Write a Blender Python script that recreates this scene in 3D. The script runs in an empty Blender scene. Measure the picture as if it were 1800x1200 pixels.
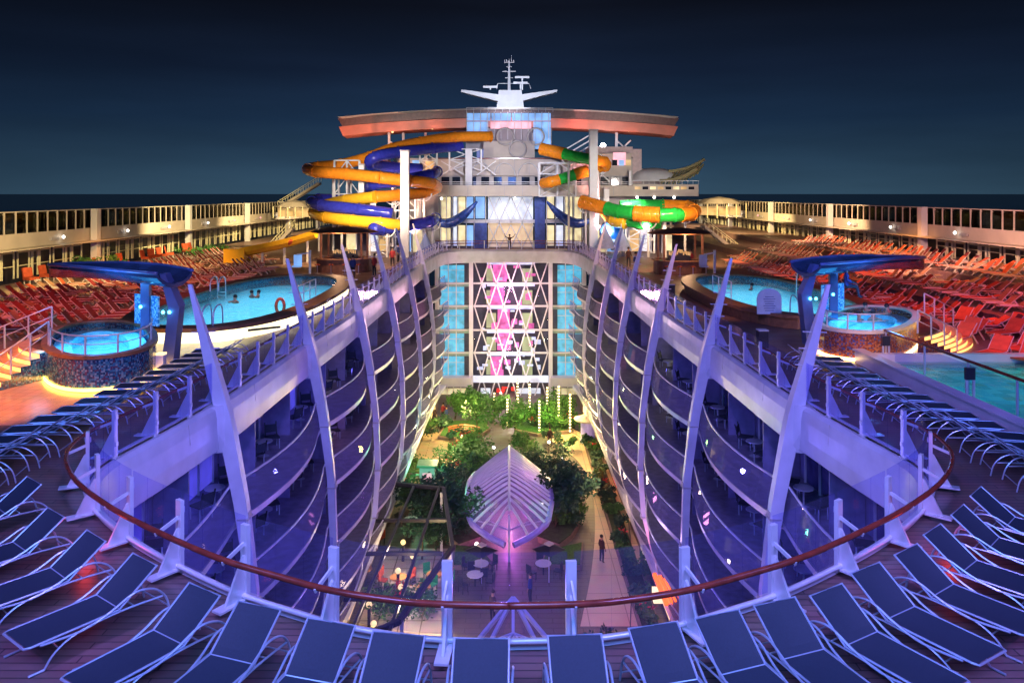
import bpy, math, random
from mathutils import Vector, Matrix
random.seed(11)
sc = bpy.context.scene
C = sc.collection
R = math.radians
H, F = 6.5, 1380.0            # eye height over the pool deck; focal length in photo pixels

# ---------------------------------------------------------------- camera
cd = bpy.data.cameras.new('camera'); cam = bpy.data.objects.new('camera', cd); C.objects.link(cam)
cam.location = (0, 0, H); cam.rotation_euler = (R(90), 0, 0)
cd.sensor_width = 36; cd.lens = 36*F/1800; cd.shift_x = 0.0028; cd.shift_y = -0.1444
cd.clip_start = 0.1; cd.clip_end = 60000
sc.camera = cam
sc.view_settings.view_transform = 'Standard'; sc.view_settings.look = 'None'
sc.view_settings.exposure = 0.0; sc.view_settings.gamma = 1.0
cy = sc.cycles
cy.max_bounces = 6; cy.diffuse_bounces = 2; cy.glossy_bounces = 3; cy.transmission_bounces = 4
cy.transparent_max_bounces = 16; cy.use_denoising = True; cy.sample_clamp_indirect = 4.0
cy.caustics_reflective = False; cy.caustics_refractive = False

# ---------------------------------------------------------------- night sky
w = bpy.data.worlds.new('World'); sc.world = w; w.use_nodes = True
nt = w.node_tree; bg = nt.nodes['Background']
tc = nt.nodes.new('ShaderNodeTexCoord'); sx = nt.nodes.new('ShaderNodeSeparateXYZ'); rp = nt.nodes.new('ShaderNodeValToRGB')
nt.links.new(tc.outputs['Generated'], sx.inputs[0]); nt.links.new(sx.outputs['Z'], rp.inputs[0]); 
hz = nt.nodes.new('ShaderNodeMath'); hz.operation = 'ABSOLUTE'; nt.links.new(sx.outputs['X'], hz.inputs[0])
mz = nt.nodes.new('ShaderNodeMapRange'); mz.inputs[1].default_value = .05; mz.inputs[2].default_value = .62; mz.inputs[3].default_value = 1.0; mz.inputs[4].default_value = .55; nt.links.new(hz.outputs[0], mz.inputs[0]); 
cn_ = nt.nodes.new('ShaderNodeTexNoise'); cn_.inputs['Scale'].default_value = 3.0; cn_.inputs['Detail'].default_value = 6
cm_ = nt.nodes.new('ShaderNodeMapping'); cm_.inputs['Scale'].default_value = (1, 1, 7); nt.links.new(tc.outputs['Generated'], cm_.inputs[0]); nt.links.new(cm_.outputs[0], cn_.inputs['Vector'])
cr_ = nt.nodes.new('ShaderNodeMapRange'); cr_.inputs[1].default_value = .35; cr_.inputs[2].default_value = .7; cr_.inputs[3].default_value = .90; cr_.inputs[4].default_value = 1.16; nt.links.new(cn_.outputs['Fac'], cr_.inputs[0])
mu_ = nt.nodes.new('ShaderNodeMath'); mu_.operation = 'MULTIPLY'; nt.links.new(mz.outputs[0], mu_.inputs[0]); nt.links.new(cr_.outputs[0], mu_.inputs[1]); nt.links.new(mu_.outputs[0], bg.inputs[1])
nt.links.new(rp.outputs[0], bg.inputs[0])
el = rp.color_ramp.elements
el[0].position = 0.0; el[0].color = (.040, .090, .145, 1)
el[1].position = 1.0; el[1].color = (.0025, .004, .012, 1)
for p_, c_ in ((.035, (.026, .062, .110, 1)), (.09, (.0125, .033, .075, 1)), (.15, (.0075, .016, .040, 1)), (.23, (.0045, .0065, .014, 1))):
    e = el.new(p_); e.color = c_
bg.inputs[1].default_value = 1.0

# ---------------------------------------------------------------- lamps of the ship and added fill
def aim(o, loc, tgt):
    o.location = loc; o.rotation_euler = (Vector(tgt)-Vector(loc)).to_track_quat('-Z', 'Y').to_euler()
def area(name, loc, tgt, size, power, color, sy=None):
    l = bpy.data.lights.new(name, 'AREA'); l.size = size; l.energy = power; l.color = color
    if sy: l.shape = 'RECTANGLE'; l.size_y = sy
    o = bpy.data.objects.new(name, l); C.objects.link(o); aim(o, loc, tgt); return o
def spot(name, loc, tgt, ang, power, color, r=.3, blend=.6):
    l = bpy.data.lights.new(name, 'SPOT'); l.spot_size = R(ang); l.spot_blend = blend; l.energy = power; l.color = color; l.shadow_soft_size = r
    o = bpy.data.objects.new(name, l); C.objects.link(o); aim(o, loc, tgt); return o
def point(name, loc, power, color, r=.15):
    l = bpy.data.lights.new(name, 'POINT'); l.energy = power; l.color = color; l.shadow_soft_size = r
    o = bpy.data.objects.new(name, l); C.objects.link(o); o.location = loc; return o
VIO = (.33, .24, 1.0); BLU = (.12, .25, 1.0); WARM = (1, .62, .28); AMB = (1, .42, .10); RED = (1, .10, .05); MAG = (1, .08, .45)
# violet floods of the stern mast, washing the well, the ribs and the first loungers
spot('flood_violet', (0, 4, 17), (0, 31, -5), 66, 15500, VIO, 1.6, .45)
spot('flood_violet', (-9, 3, 14), (8, 27, -8), 62, 7000, VIO, 1.2, .45)
spot('flood_violet', (9, 3, 14), (-8, 27, -8), 62, 7000, VIO, 1.2, .45)
for y_, z_, e_ in ((19, -3, 600), (27, -4, 950), (36, -5, 950), (46, -5, 700)): point('well_fill', (0, y_, z_), e_*.62, (.20, .16, 1.0), .1)  # unseen point lamps added mid-well to brighten the balcony recesses
area('flood_blue', (0, 3, 9), (0, 11, 0), 5, 1400, (.13, .30, 1.0))
for sx_ in (-9, 9): area('flood_blue', (sx_, 4, 8), (sx_*.95, 12, 0), 3, 620, (.13, .28, 1.0))
for sx_ in (-7.6, 7.9): l_ = bpy.data.lights.new('red_deck_lamp', 'POINT'); l_.energy = 9; l_.color = (1, .05, .02); l_.shadow_soft_size = .1; o_ = bpy.data.objects.new('red_deck_lamp', l_); C.objects.link(o_); o_.location = (sx_, 14.1, .35)
spot('flood_purple', (-10, 4, 8), (-11, 7.5, 0), 90, 2000, (.50, .12, 1)); spot('flood_purple', (10, 4, 8), (11, 7.5, 0), 90, 2000, (.50, .12, 1))
area('flood_blue', (-16, 10, 11), (-11.5, 24, 0), 3, 520, (.10, .25, 1.0))
area('flood_blue', (16, 10, 11), (12, 25, 0), 3, 520, (.10, .22, 1.0))

# ---------------------------------------------------------------- helpers
def P(px, py, Z=0.0):                       # photo pixel -> point on the level Z
    k = (H-Z)/(py-340); return Vector(((px-895)*k, F*k, Z))
def Q(px, py, Y):                           # photo pixel -> point at the distance Y
    return Vector(((px-895)*Y/F, Y, H-(py-340)*Y/F))
def mat(name, col, rough=.6, metal=0, var=.12, vs=3.0, bump=0, bs=20, emit=None, es=0, spec=.5, alpha=None):
    m = bpy.data.materials.new(name); m.use_nodes = True; n = m.node_tree; b = n.nodes['Principled BSDF']
    b.inputs['Roughness'].default_value = rough; b.inputs['Metallic'].default_value = metal
    b.inputs['Specular IOR Level'].default_value = spec
    tcn = n.nodes.new('ShaderNodeTexCoord')
    nz = n.nodes.new('ShaderNodeTexNoise'); nz.inputs['Scale'].default_value = vs; nz.inputs['Detail'].default_value = 5
    n.links.new(tcn.outputs['Object'], nz.inputs['Vector'])
    mr = n.nodes.new('ShaderNodeValToRGB'); n.links.new(nz.outputs['Fac'], mr.inputs[0])
    mr.color_ramp.elements[0].position = .3; mr.color_ramp.elements[1].position = .7
    mr.color_ramp.elements[0].color = tuple(max(0, c*(1-var)) for c in col)+(1,)
    mr.color_ramp.elements[1].color = tuple(min(1, c*(1+var)) for c in col)+(1,)
    n.links.new(mr.outputs[0], b.inputs['Base Color'])
    if bump:
        n2 = n.nodes.new('ShaderNodeTexNoise'); n2.inputs['Scale'].default_value = bs; n.links.new(tcn.outputs['Object'], n2.inputs['Vector'])
        bp = n.nodes.new('ShaderNodeBump'); bp.inputs['Strength'].default_value = bump; bp.inputs['Distance'].default_value = .02
        n.links.new(n2.outputs['Fac'], bp.inputs['Height']); n.links.new(bp.outputs[0], b.inputs['Normal'])
    if emit:
        b.inputs['Emission Color'].default_value = tuple(emit)+(1,); b.inputs['Emission Strength'].default_value = es
    return m
def glass(name, tint=(.8, .85, 1), refl=.12, rough=.02, cap=.35, haze=0):
    m = bpy.data.materials.new(name); m.use_nodes = True; n = m.node_tree; n.nodes.remove(n.nodes['Principled BSDF'])
    o = n.nodes['Material Output']; t = n.nodes.new('ShaderNodeBsdfTransparent'); g = n.nodes.new('ShaderNodeBsdfGlossy'); x = n.nodes.new('ShaderNodeMixShader')
    t.inputs[0].default_value = tint+(1,); g.inputs['Roughness'].default_value = rough
    lw = n.nodes.new('ShaderNodeLayerWeight'); lw.inputs['Blend'].default_value = refl
    mu = n.nodes.new('ShaderNodeMath'); mu.operation = 'MULTIPLY'; mu.inputs[1].default_value = cap; n.links.new(lw.outputs['Fresnel'], mu.inputs[0]); n.links.new(mu.outputs[0], x.inputs[0]); n.links.new(t.outputs[0], x.inputs[1]); n.links.new(g.outputs[0], x.inputs[2])
    if haze:
        df = n.nodes.new('ShaderNodeBsdfDiffuse'); df.inputs[0].default_value = (.55, .5, .7, 1); x2 = n.nodes.new('ShaderNodeMixShader'); x2.inputs[0].default_value = haze  # violet diffuse mixed in to stand for reflected haze on the glass
        n.links.new(x.outputs[0], x2.inputs[1]); n.links.new(df.outputs[0], x2.inputs[2]); n.links.new(x2.outputs[0], o.inputs[0])
    else: n.links.new(x.outputs[0], o.inputs[0])
    return m
def brickmat(name, c1, c2, mortar, bw, bh, ms=.01, rough=.5, bump=.3, rot=0, offset=.5, noise=.5, spec=.5):
    m = bpy.data.materials.new(name); m.use_nodes = True; n = m.node_tree; b = n.nodes['Principled BSDF']
    b.inputs['Roughness'].default_value = rough; b.inputs['Specular IOR Level'].default_value = spec
    tcn = n.nodes.new('ShaderNodeTexCoord'); mp = n.nodes.new('ShaderNodeMapping'); mp.inputs['Rotation'].default_value[2] = rot
    n.links.new(tcn.outputs['Object'], mp.inputs[0])
    br = n.nodes.new('ShaderNodeTexBrick'); n.links.new(mp.outputs[0], br.inputs['Vector'])
    br.offset = offset
    br.inputs['Color1'].default_value = c1+(1,); br.inputs['Color2'].default_value = c2+(1,); br.inputs['Mortar'].default_value = mortar+(1,)
    br.inputs['Scale'].default_value = 1; br.inputs['Brick Width'].default_value = bw; br.inputs['Row Height'].default_value = bh; br.inputs['Mortar Size'].default_value = ms
    nz = n.nodes.new('ShaderNodeTexNoise'); nz.inputs['Scale'].default_value = 1.3; nz.inputs['Detail'].default_value = 8
    n.links.new(tcn.outputs['Object'], nz.inputs['Vector'])
    mx = n.nodes.new('ShaderNodeMix'); mx.data_type = 'RGBA'; mx.blend_type = 'MULTIPLY'; mx.inputs[0].default_value = noise
    n.links.new(br.outputs['Color'], mx.inputs[6]); n.links.new(nz.outputs['Color'], mx.inputs[7])
    hs = n.nodes.new('ShaderNodeHueSaturation'); hs.inputs['Saturation'].default_value = .9; hs.inputs['Value'].default_value = 1.4
    n.links.new(mx.outputs[2], hs.inputs['Color']); n.links.new(hs.outputs[0], b.inputs['Base Color'])
    r2 = n.nodes.new('ShaderNodeMapRange'); r2.inputs[3].default_value = rough*.6; r2.inputs[4].default_value = min(1, rough*1.4)
    n.links.new(nz.outputs['Fac'], r2.inputs[0]); n.links.new(r2.outputs[0], b.inputs['Roughness'])
    bp = n.nodes.new('ShaderNodeBump'); bp.inputs['Strength'].default_value = bump; bp.inputs['Distance'].default_value = .01
    n.links.new(br.outputs['Fac'], bp.inputs['Height']); bp.invert = True; n.links.new(bp.outputs[0], b.inputs['Normal'])
    return m
def mosaic(name, cols, scale, emit=0, rough=.2):
    m = bpy.data.materials.new(name); m.use_nodes = True; n = m.node_tree; b = n.nodes['Principled BSDF']; b.inputs['Roughness'].default_value = rough
    tcn = n.nodes.new('ShaderNodeTexCoord'); v = n.nodes.new('ShaderNodeTexVoronoi'); v.inputs['Scale'].default_value = scale; v.inputs['Randomness'].default_value = .25
    n.links.new(tcn.outputs['Object'], v.inputs['Vector']); sp = n.nodes.new('ShaderNodeSeparateColor'); n.links.new(v.outputs['Color'], sp.inputs[0])
    r = n.nodes.new('ShaderNodeValToRGB'); r.color_ramp.interpolation = 'CONSTANT'; n.links.new(sp.outputs[0], r.inputs[0])
    e = r.color_ramp.elements; e[0].color = cols[0]+(1,); e[1].position = 1/len(cols); e[1].color = cols[1]+(1,)
    for i in range(2, len(cols)): q = e.new(i/len(cols)); q.color = cols[i]+(1,)
    n.links.new(r.outputs[0], b.inputs['Base Color'])
    if emit: n.links.new(r.outputs[0], b.inputs['Emission Color']); b.inputs['Emission Strength'].default_value = emit
    return m

class MB:
    def __init__(s): s.v = []; s.f = []; s.m = []; s.cur = 0
    def face(s, pts):
        i = len(s.v); s.v += [Vector(p) for p in pts]; s.f.append(list(range(i, i+len(pts)))); s.m.append(s.cur)
    def addf(s, base, idx): s.f.append([base+i for i in idx]); s.m.append(s.cur)
    def hexa(s, a):                          # 8 corners: bottom 4, top 4
        b = len(s.v); s.v += [Vector(p) for p in a]
        for q in ((3,2,1,0),(4,5,6,7),(0,1,5,4),(1,2,6,5),(2,3,7,6),(3,0,4,7)): s.addf(b, q)
    def box(s, c, d, rz=0):
        x, y, z = (k/2 for k in d); M = Matrix.Rotation(rz, 3, 'Z'); c = Vector(c)
        s.hexa([c+M@Vector(p) for p in ((-x,-y,-z),(x,-y,-z),(x,y,-z),(-x,y,-z),(-x,-y,z),(x,-y,z),(x,y,z),(-x,y,z))])
    def span(s, a, b):                       # box from two corners
        a, b = Vector(a), Vector(b); s.box((a+b)/2, [abs(k) for k in (b-a)])
    def bar(s, a, b, w, h=None, up=(0,0,1)):
        a, b = Vector(a), Vector(b); h = h or w; d = (b-a).normalized(); u = Vector(up)
        if abs(d.dot(u)) > .98: u = Vector((0,1,0))
        r = d.cross(u).normalized(); u = r.cross(d)
        s.hexa([p+r*i*w/2+u*j*h/2 for p in (a, b) for i, j in ((-1,-1),(1,-1),(1,1),(-1,1))])
    def tube(s, pts, r, n=8, caps=True, rf=None):
        pts = [Vector(p) for p in pts]; L = len(pts); b0 = len(s.v); pr = None
        for i, p in enumerate(pts):
            d = (pts[min(i+1, L-1)]-pts[max(i-1, 0)]).normalized()
            if pr is None: pr = d.orthogonal().normalized() if abs(d.z) > .95 else d.cross(Vector((0,0,1))).normalized()
            pr = (pr-d*pr.dot(d)).normalized(); q = d.cross(pr); rr = rf(i/(L-1)) if rf else (r[i] if isinstance(r, (list, tuple)) else r)
            for k in range(n):
                a = 2*math.pi*k/n; s.v.append(p+(pr*math.cos(a)+q*math.sin(a))*rr)
        for i in range(L-1):
            for k in range(n): s.addf(b0, (i*n+k, i*n+(k+1)%n, (i+1)*n+(k+1)%n, (i+1)*n+k))
        if caps: s.addf(b0, list(range(n-1, -1, -1))); s.addf(b0, [(L-1)*n+k for k in range(n)])
    def prism(s, poly, z0, z1):
        n = len(poly); b = len(s.v)
        s.v += [Vector((p[0], p[1], z0)) for p in poly]+[Vector((p[0], p[1], z1)) for p in poly]
        s.addf(b, list(range(n-1, -1, -1))); s.addf(b, list(range(n, 2*n)))
        for i in range(n): s.addf(b, (i, (i+1) % n, n+(i+1) % n, n+i))
    def strip(s, A, B):
        b = len(s.v); s.v += [Vector(p) for p in A]+[Vector(p) for p in B]; n = len(A)
        for i in range(n-1): s.addf(b, (i, i+1, n+i+1, n+i))
    def ball(s, c, r, n=8, m=6, sz=1):
        b = len(s.v); c = Vector(c)
        for j in range(m+1):
            t = math.pi*j/m
            for k in range(n):
                a = 2*math.pi*k/n; s.v.append(c+Vector((r*math.sin(t)*math.cos(a), r*math.sin(t)*math.sin(a), r*sz*math.cos(t))))
        for j in range(m):
            for k in range(n): s.addf(b, (j*n+k, (j+1)*n+k, (j+1)*n+(k+1)%n, j*n+(k+1)%n))
    def lathe(s, prof, c=(0,0,0), n=20, sx=1, sy=1, rz=0):
        b = len(s.v); c = Vector(c); M = Matrix.Rotation(rz, 3, 'Z')
        for r, z in prof:
            for k in range(n):
                a = 2*math.pi*k/n; s.v.append(c+M@Vector((r*sx*math.cos(a), r*sy*math.sin(a), z)))
        for j in range(len(prof)-1):
            for k in range(n): s.addf(b, (j*n+k, j*n+(k+1)%n, (j+1)*n+(k+1)%n, (j+1)*n+k))
    def build(s, name, m, parent=None, loc=None, smooth=False, local=False):
        me = bpy.data.meshes.new(name)
        o0 = Vector((0,0,0))
        if parent is not None and not local: o0 = wloc(parent)
        elif loc is not None: o0 = Vector(loc)
        me.from_pydata([v-o0 for v in s.v], [], s.f)
        for x in (m if isinstance(m, (list, tuple)) else [m]): me.materials.append(x)
        for p, k in zip(me.polygons, s.m): p.material_index = k; p.use_smooth = smooth
        me.update(); o = bpy.data.objects.new(name, me); C.objects.link(o)
        if parent is not None: o.parent = parent
        elif loc is not None: o.location = loc
        return o
def wloc(o):
    v = Vector((0,0,0))
    while o is not None: v += o.location; o = o.parent
    return v
def tag(o, label, cat, group=None, kind=None):
    if label: o['label'] = label
    if cat: o['category'] = cat
    if group: o['group'] = group
    if kind: o['kind'] = kind
    return o
def thing(name, label, cat, loc=(0,0,0), group=None, rz=0):
    o = bpy.data.objects.new(name, None); C.objects.link(o); o.location = loc; o.rotation_euler = (0, 0, rz); o.empty_display_size = .3
    return tag(o, label, cat, group)
def copy_tree(o, parent=None, loc=None, rz=None):
    c = o.copy(); C.objects.link(c); c.parent = parent
    if loc is not None: c.location = loc
    if rz is not None: c.rotation_euler = (0, 0, rz)
    for ch in list(KIDS.get(o.name, [])): copy_tree(ch, c)
    return c
KIDS = {}
def reg(o):                                   # remember the children of a master for copying
    KIDS[o.name] = [x for x in C.objects if x.parent == o]
    for x in KIDS[o.name]: reg(x)
    return o
ORD = 'first second third fourth fifth sixth seventh eighth ninth tenth eleventh twelfth thirteenth fourteenth fifteenth sixteenth seventeenth eighteenth nineteenth twentieth'.split()
def ordw(i):
    if i < 20: return ORD[i]
    t = {2:'twenty', 3:'thirty', 4:'forty', 5:'fifty', 6:'sixty'}[(i+1)//10]; u = (i+1) % 10
    return t+'-'+ORD[u-1] if u else t.replace('ty', 'tieth')
def struct(o): o['kind'] = 'structure'; return o
def cr(pts, n=8, closed=False):               # Catmull-Rom through points
    pts = [Vector(p) for p in pts]; out = []; L = len(pts)
    for i in range(L if closed else L-1):
        g = lambda k: pts[k % L] if closed else pts[min(max(k, 0), L-1)]
        a, b, c, d = g(i-1), g(i), g(i+1), g(i+2)
        for j in range(n):
            t = j/n; out.append(.5*((2*b)+(c-a)*t+(2*a-5*b+4*c-d)*t*t+(3*b-a-3*c+d)*t**3))
    if not closed: out.append(pts[-1])
    return out
def lerp(a, b, t): return a+(b-a)*t
def interp(tab, x):
    if x <= tab[0][0]: return tab[0][1]
    for (a, u), (b, v) in zip(tab, tab[1:]):
        if x <= b: return lerp(u, v, (x-a)/(b-a))
    return tab[-1][1]

# ---------------------------------------------------------------- materials
M_white = mat('white_steel', (.72, .72, .74), .35, var=.06, vs=1.2)
M_rib = mat('rib_paint', (.60, .60, .68), .32, var=.16, vs=.9, bump=.15, bs=3)
M_rail = mat('mahogany_rail', (.20, .035, .02), .2, var=.25, vs=6)
M_post = mat('post_metal', (.70, .70, .74), .3, metal=.3, var=.08)
M_deck = brickmat('deck_planks', (.21, .12, .10), (.17, .09, .08), (.04, .03, .03), 2.4, .17, .012, rough=.42, noise=.55)
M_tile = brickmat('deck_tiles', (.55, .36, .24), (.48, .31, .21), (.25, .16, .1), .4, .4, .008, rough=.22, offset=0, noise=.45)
M_glass = glass('rail_glass', (.84, .84, .99), .05, .03, cap=.07, haze=.03)
M_glassv = glass('balcony_glass', (.70, .70, .92), .15, cap=.12, haze=.17)
M_slingb = mat('navy_sling', (.020, .032, .052), .65, var=.1, vs=40, bump=.25, bs=260)
M_frame = mat('lounger_frame', (.46, .52, .62), .28, metal=.4, var=.05)
M_slingr = mat('red_lit_sling', (.22, .03, .03), .7, var=.2)  # red deck light put into the sling colour
M_slingo = mat('orange_cover', (.55, .09, .03), .7, var=.2)  # on loungers the orange is deck light put into the colour
M_slingt = mat('taupe_sling', (.30, .16, .09), .7, var=.2)
M_framed = mat('lounger_frame_white', (.55, .50, .44), .35, var=.05)
M_cream = mat('cream_frame', (.85, .80, .52), .4, var=.08)
M_wall = mat('wall_paint', (.56, .49, .42), .5, var=.1, vs=.7)
M_wallg = mat('grey_wall', (.46, .43, .44), .5, var=.12, vs=.7)
M_divider = mat('divider_panel', (.22, .21, .38), .4, var=.2)  # dark blue tint stands in for the indigo shade of the recesses
M_bfloor = mat('balcony_floor', (.18, .17, .26), .35, var=.3)  # recess shade and indigo light put into the floor sheet's colour
M_dark = mat('dark_interior', (.03, .03, .04), .3)
M_darkglass = mat('dark_window_glass', (.015, .018, .03), .06, var=.3)
M_door = mat('violet_balcony_glass', (.05, .05, .16), .1, var=.4, vs=1.5)
M_wood = mat('brown_wood', (.24, .11, .05), .45, var=.3, vs=4)
M_stone = mat('planter_stone', (.25, .17, .13), .7, var=.25, bump=.5)
M_yel = mat('yellow_fibreglass', (.85, .50, .03), .18, var=.08)
M_org = mat('orange_fibreglass', (.85, .28, .02), .16, var=.12)
M_blu = mat('blue_fibreglass', (.03, .04, .42), .15, var=.15)
M_grn = mat('green_fibreglass', (.02, .42, .06), .15, var=.12)
M_blade = mat('blue_canopy_steel', (.035, .055, .11), .12, var=.25, vs=1)
M_bladec = mat('blue_column_paint', (.10, .14, .30), .3, var=.2, vs=1)
M_leaf = mat('leaf_green', (.055, .16, .03), .55, var=.5, vs=1.5)
M_leafd = mat('leaf_dark', (.02, .075, .035), .55, var=.5, vs=1.5)
M_leafr = mat('flower_red', (.45, .02, .03), .5, var=.4)
M_trunk = mat('bark', (.10, .06, .035), .8, var=.3, vs=8, bump=.6)
M_skin = mat('skin', (.45, .25, .16), .5); M_shirt = mat('shirt_dark', (.05, .02, .02), .8); M_trous = mat('trousers_dark', (.02, .02, .03), .8)
M_shirtr = mat('shirt_red', (.35, .03, .04), .8); M_shirtb = mat('shirt_blue', (.03, .05, .2), .8); M_hair = mat('hair', (.02, .012, .01), .6)
def emat(name, c, s, var=.25, vs=1.5):
    m = bpy.data.materials.new(name); m.use_nodes = True; n = m.node_tree; b = n.nodes['Principled BSDF']
    b.inputs['Base Color'].default_value = tuple(k*.5 for k in c)+(1,); b.inputs['Roughness'].default_value = .4
    tcn = n.nodes.new('ShaderNodeTexCoord'); nz = n.nodes.new('ShaderNodeTexNoise'); nz.inputs['Scale'].default_value = vs; nz.inputs['Detail'].default_value = 4
    n.links.new(tcn.outputs['Object'], nz.inputs['Vector']); r = n.nodes.new('ShaderNodeMapRange'); n.links.new(nz.outputs['Fac'], r.inputs[0])
    r.inputs[1].default_value = .3; r.inputs[2].default_value = .7; r.inputs[3].default_value = s*(1-var); r.inputs[4].default_value = s*(1+var)
    b.inputs['Emission Color'].default_value = tuple(c)+(1,); n.links.new(r.outputs[0], b.inputs['Emission Strength']); return m
E_white = emat('lamp_white', (1, .95, .85), 6, .1)
E_warm = emat('warm_light', (1, .70, .30), 2.2)
E_room = emat('lit_room_cream', (.95, .80, .45), .75, .5, .9)
E_rooma = emat('lit_room_amber', (.9, .6, .25), .45, .6, .9)
E_blue = emat('lit_cabin_blue', (.10, .48, .72), .80, .45, 1.6)
E_blue2 = emat('lit_glass_blue', (.25, .50, .95), .8, .5, .6)
E_mag = emat('magenta_screen', (.95, .16, .42), .9, .6, 1.2)
E_pink = emat('pink_light', (1, .45, .55), 1.0, .4, .6)
E_red = emat('red_light', (1, .04, .03), 1.2, .4)
E_limey = emat('lime_panel', (.60, .66, .28), .6, .4, .7)
E_pale = emat('pale_panel', (.80, .85, 1.0), .75, .5, .8)
E_vdoor = emat('violet_door_glow', (.07, .06, .60), .75, .8, .5)  # glow added to the doors to lift the recesses with indigo light
E_step = emat('glowing_riser', (1, .55, .15), 2.0, .15)
E_band = emat('glowing_pool_wall', (1, .86, .45), 2.6, .25, .8)
E_neon = emat('orange_neon', (1, .12, .01), 3.0, .2)
E_bulb = emat('string_bulb', (1, .80, .35), 5, .1)
E_dimA = emat('dim_olive_lounge', (.30, .26, .10), .22, .9, 2.5); E_dimB = emat('dim_brown_lounge', (.32, .16, .07), .16, .9, 2.5); E_dimC = emat('dim_blue_lounge', (.12, .22, .45), .3, .9, 2.5)
E_cyan = emat('cyan_lamp', (.1, .6, 1), 8, .1)

# ---------------------------------------------------------------- the opening of the well
RH = [(0, 11.2), (1.0, 11.25), (1.6, 11.36), (2.4, 11.6), (3.25, 12.0), (4.2, 12.5), (5.35, 13.28), (6.8, 14.4), (8.15, 15.7), (9.05, 16.95), (9.42, 17.95),
      (9.48, 19), (9.27, 20.8), (9.05, 23.0), (8.88, 25.5), (8.72, 33), (8.45, 40), (8.4, 46), (8.25, 55), (8.1, 68), (7.85, 78), (7.6, 83), (7.1, 86), (6.0, 87.7), (4, 88.3), (0, 88.4)]
half = cr([(x, y, 0) for x, y in RH], 10)
halfN = []
for i, p in enumerate(half):
    d = half[min(i+1, len(half)-1)]-half[max(i-1, 0)]; d.z = 0; d.normalize(); halfN.append(Vector((d.y, -d.x, 0)))
halfN[0] = Vector((0, -1, 0)); halfN[-1] = Vector((0, 1, 0))
def side(i, off, s=1, z=0):                    # point on the opening edge, off metres away from the well
    p = half[i]+halfN[i]*off; return Vector((s*p.x, p.y, z))
def wY(Y):
    b = None
    for p, q in zip(half, half[1:]):
        if p.y <= Y <= q.y and p.x > 5 and q.y > 19: return lerp(p.x, q.x, (Y-p.y)/max(1e-6, q.y-p.y))
    return 8.0
S_arc = [0.0]
for a_, b_ in zip(half, half[1:]): S_arc.append(S_arc[-1]+(b_-a_).length)
def at_s(s, off=0, sgn=1, z=0):
    for i in range(len(half)-1):
        if S_arc[i] <= s <= S_arc[i+1]+1e-9:
            t = (s-S_arc[i])/(S_arc[i+1]-S_arc[i]); p = half[i].lerp(half[i+1], t); n = halfN[i].lerp(halfN[i+1], t).normalized()
            q = p+n*off; return Vector((sgn*q.x, q.y, z)), Vector((sgn*n.x, n.y, 0))
    return at_s(S_arc[-1]-1e-6, off, sgn, z)
n_half = len(half)
i19 = min(range(n_half), key=lambda i: abs(half[i].y-19) + (0 if half[i].x > 9 else 99))
i82 = min(range(n_half), key=lambda i: abs(half[i].y-82) + (0 if half[i].x > 5 else 99))
OUT = 36.0
def outer(i):
    p = half[i]
    def along(path, t):
        L = [(Vector(b)-Vector(a)).length for a, b in zip(path, path[1:])]; d = t*sum(L)
        for k, l in enumerate(L):
            if d <= l+1e-9: return Vector(path[k]).lerp(Vector(path[k+1]), d/l)
            d -= l
    if i <= i19: return along([(0, -6, 0), (OUT, -6, 0), (OUT, 19, 0)], S_arc[i]/S_arc[i19])
    if i < i82: return Vector((OUT, 19+(82-19)*(S_arc[i]-S_arc[i19])/(S_arc[i82]-S_arc[i19]), 0))
    return along([(OUT, 82, 0), (OUT, 160, 0), (0, 160, 0)], (S_arc[i]-S_arc[i82])/(S_arc[-1]-S_arc[i82]))
for sg in (1, -1):
    m = MB(); A = []; B = []
    for i in range(n_half):
        a = half[i].copy(); b = outer(i); a.x *= sg; b.x *= sg; A.append(a); B.append(b)
    if sg > 0: A, B = B, A
    m.strip(A, B)
    struct(m.build('pool_deck', M_deck))
# tiled promenade beside the left tub (a sheet 4 mm above the planks)
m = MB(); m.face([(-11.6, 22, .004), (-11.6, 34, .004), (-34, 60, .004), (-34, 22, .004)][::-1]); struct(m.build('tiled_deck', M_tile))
# sea
m = MB(); m.face([(-30000, -2000, -42), (30000, -2000, -42), (30000, 55000, -42), (-30000, 55000, -42)])
M_sea = mat('sea_water', (.012, .020, .034), .22, var=.6, vs=.006, bump=.5, bs=.12, spec=1.0)
struct(m.build('sea', M_sea))
# park floor
PZ = -17.0
M_park = brickmat('park_paving', (.13, .10, .09), (.11, .085, .075), (.07, .05, .045), 1.6, .5, .03, rough=.5, noise=.4)
m = MB(); m.face([(-12, 5, PZ), (12, 5, PZ), (12, 96, PZ), (-12, 96, PZ)]); struct(m.build('park_paving', M_park))

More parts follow.
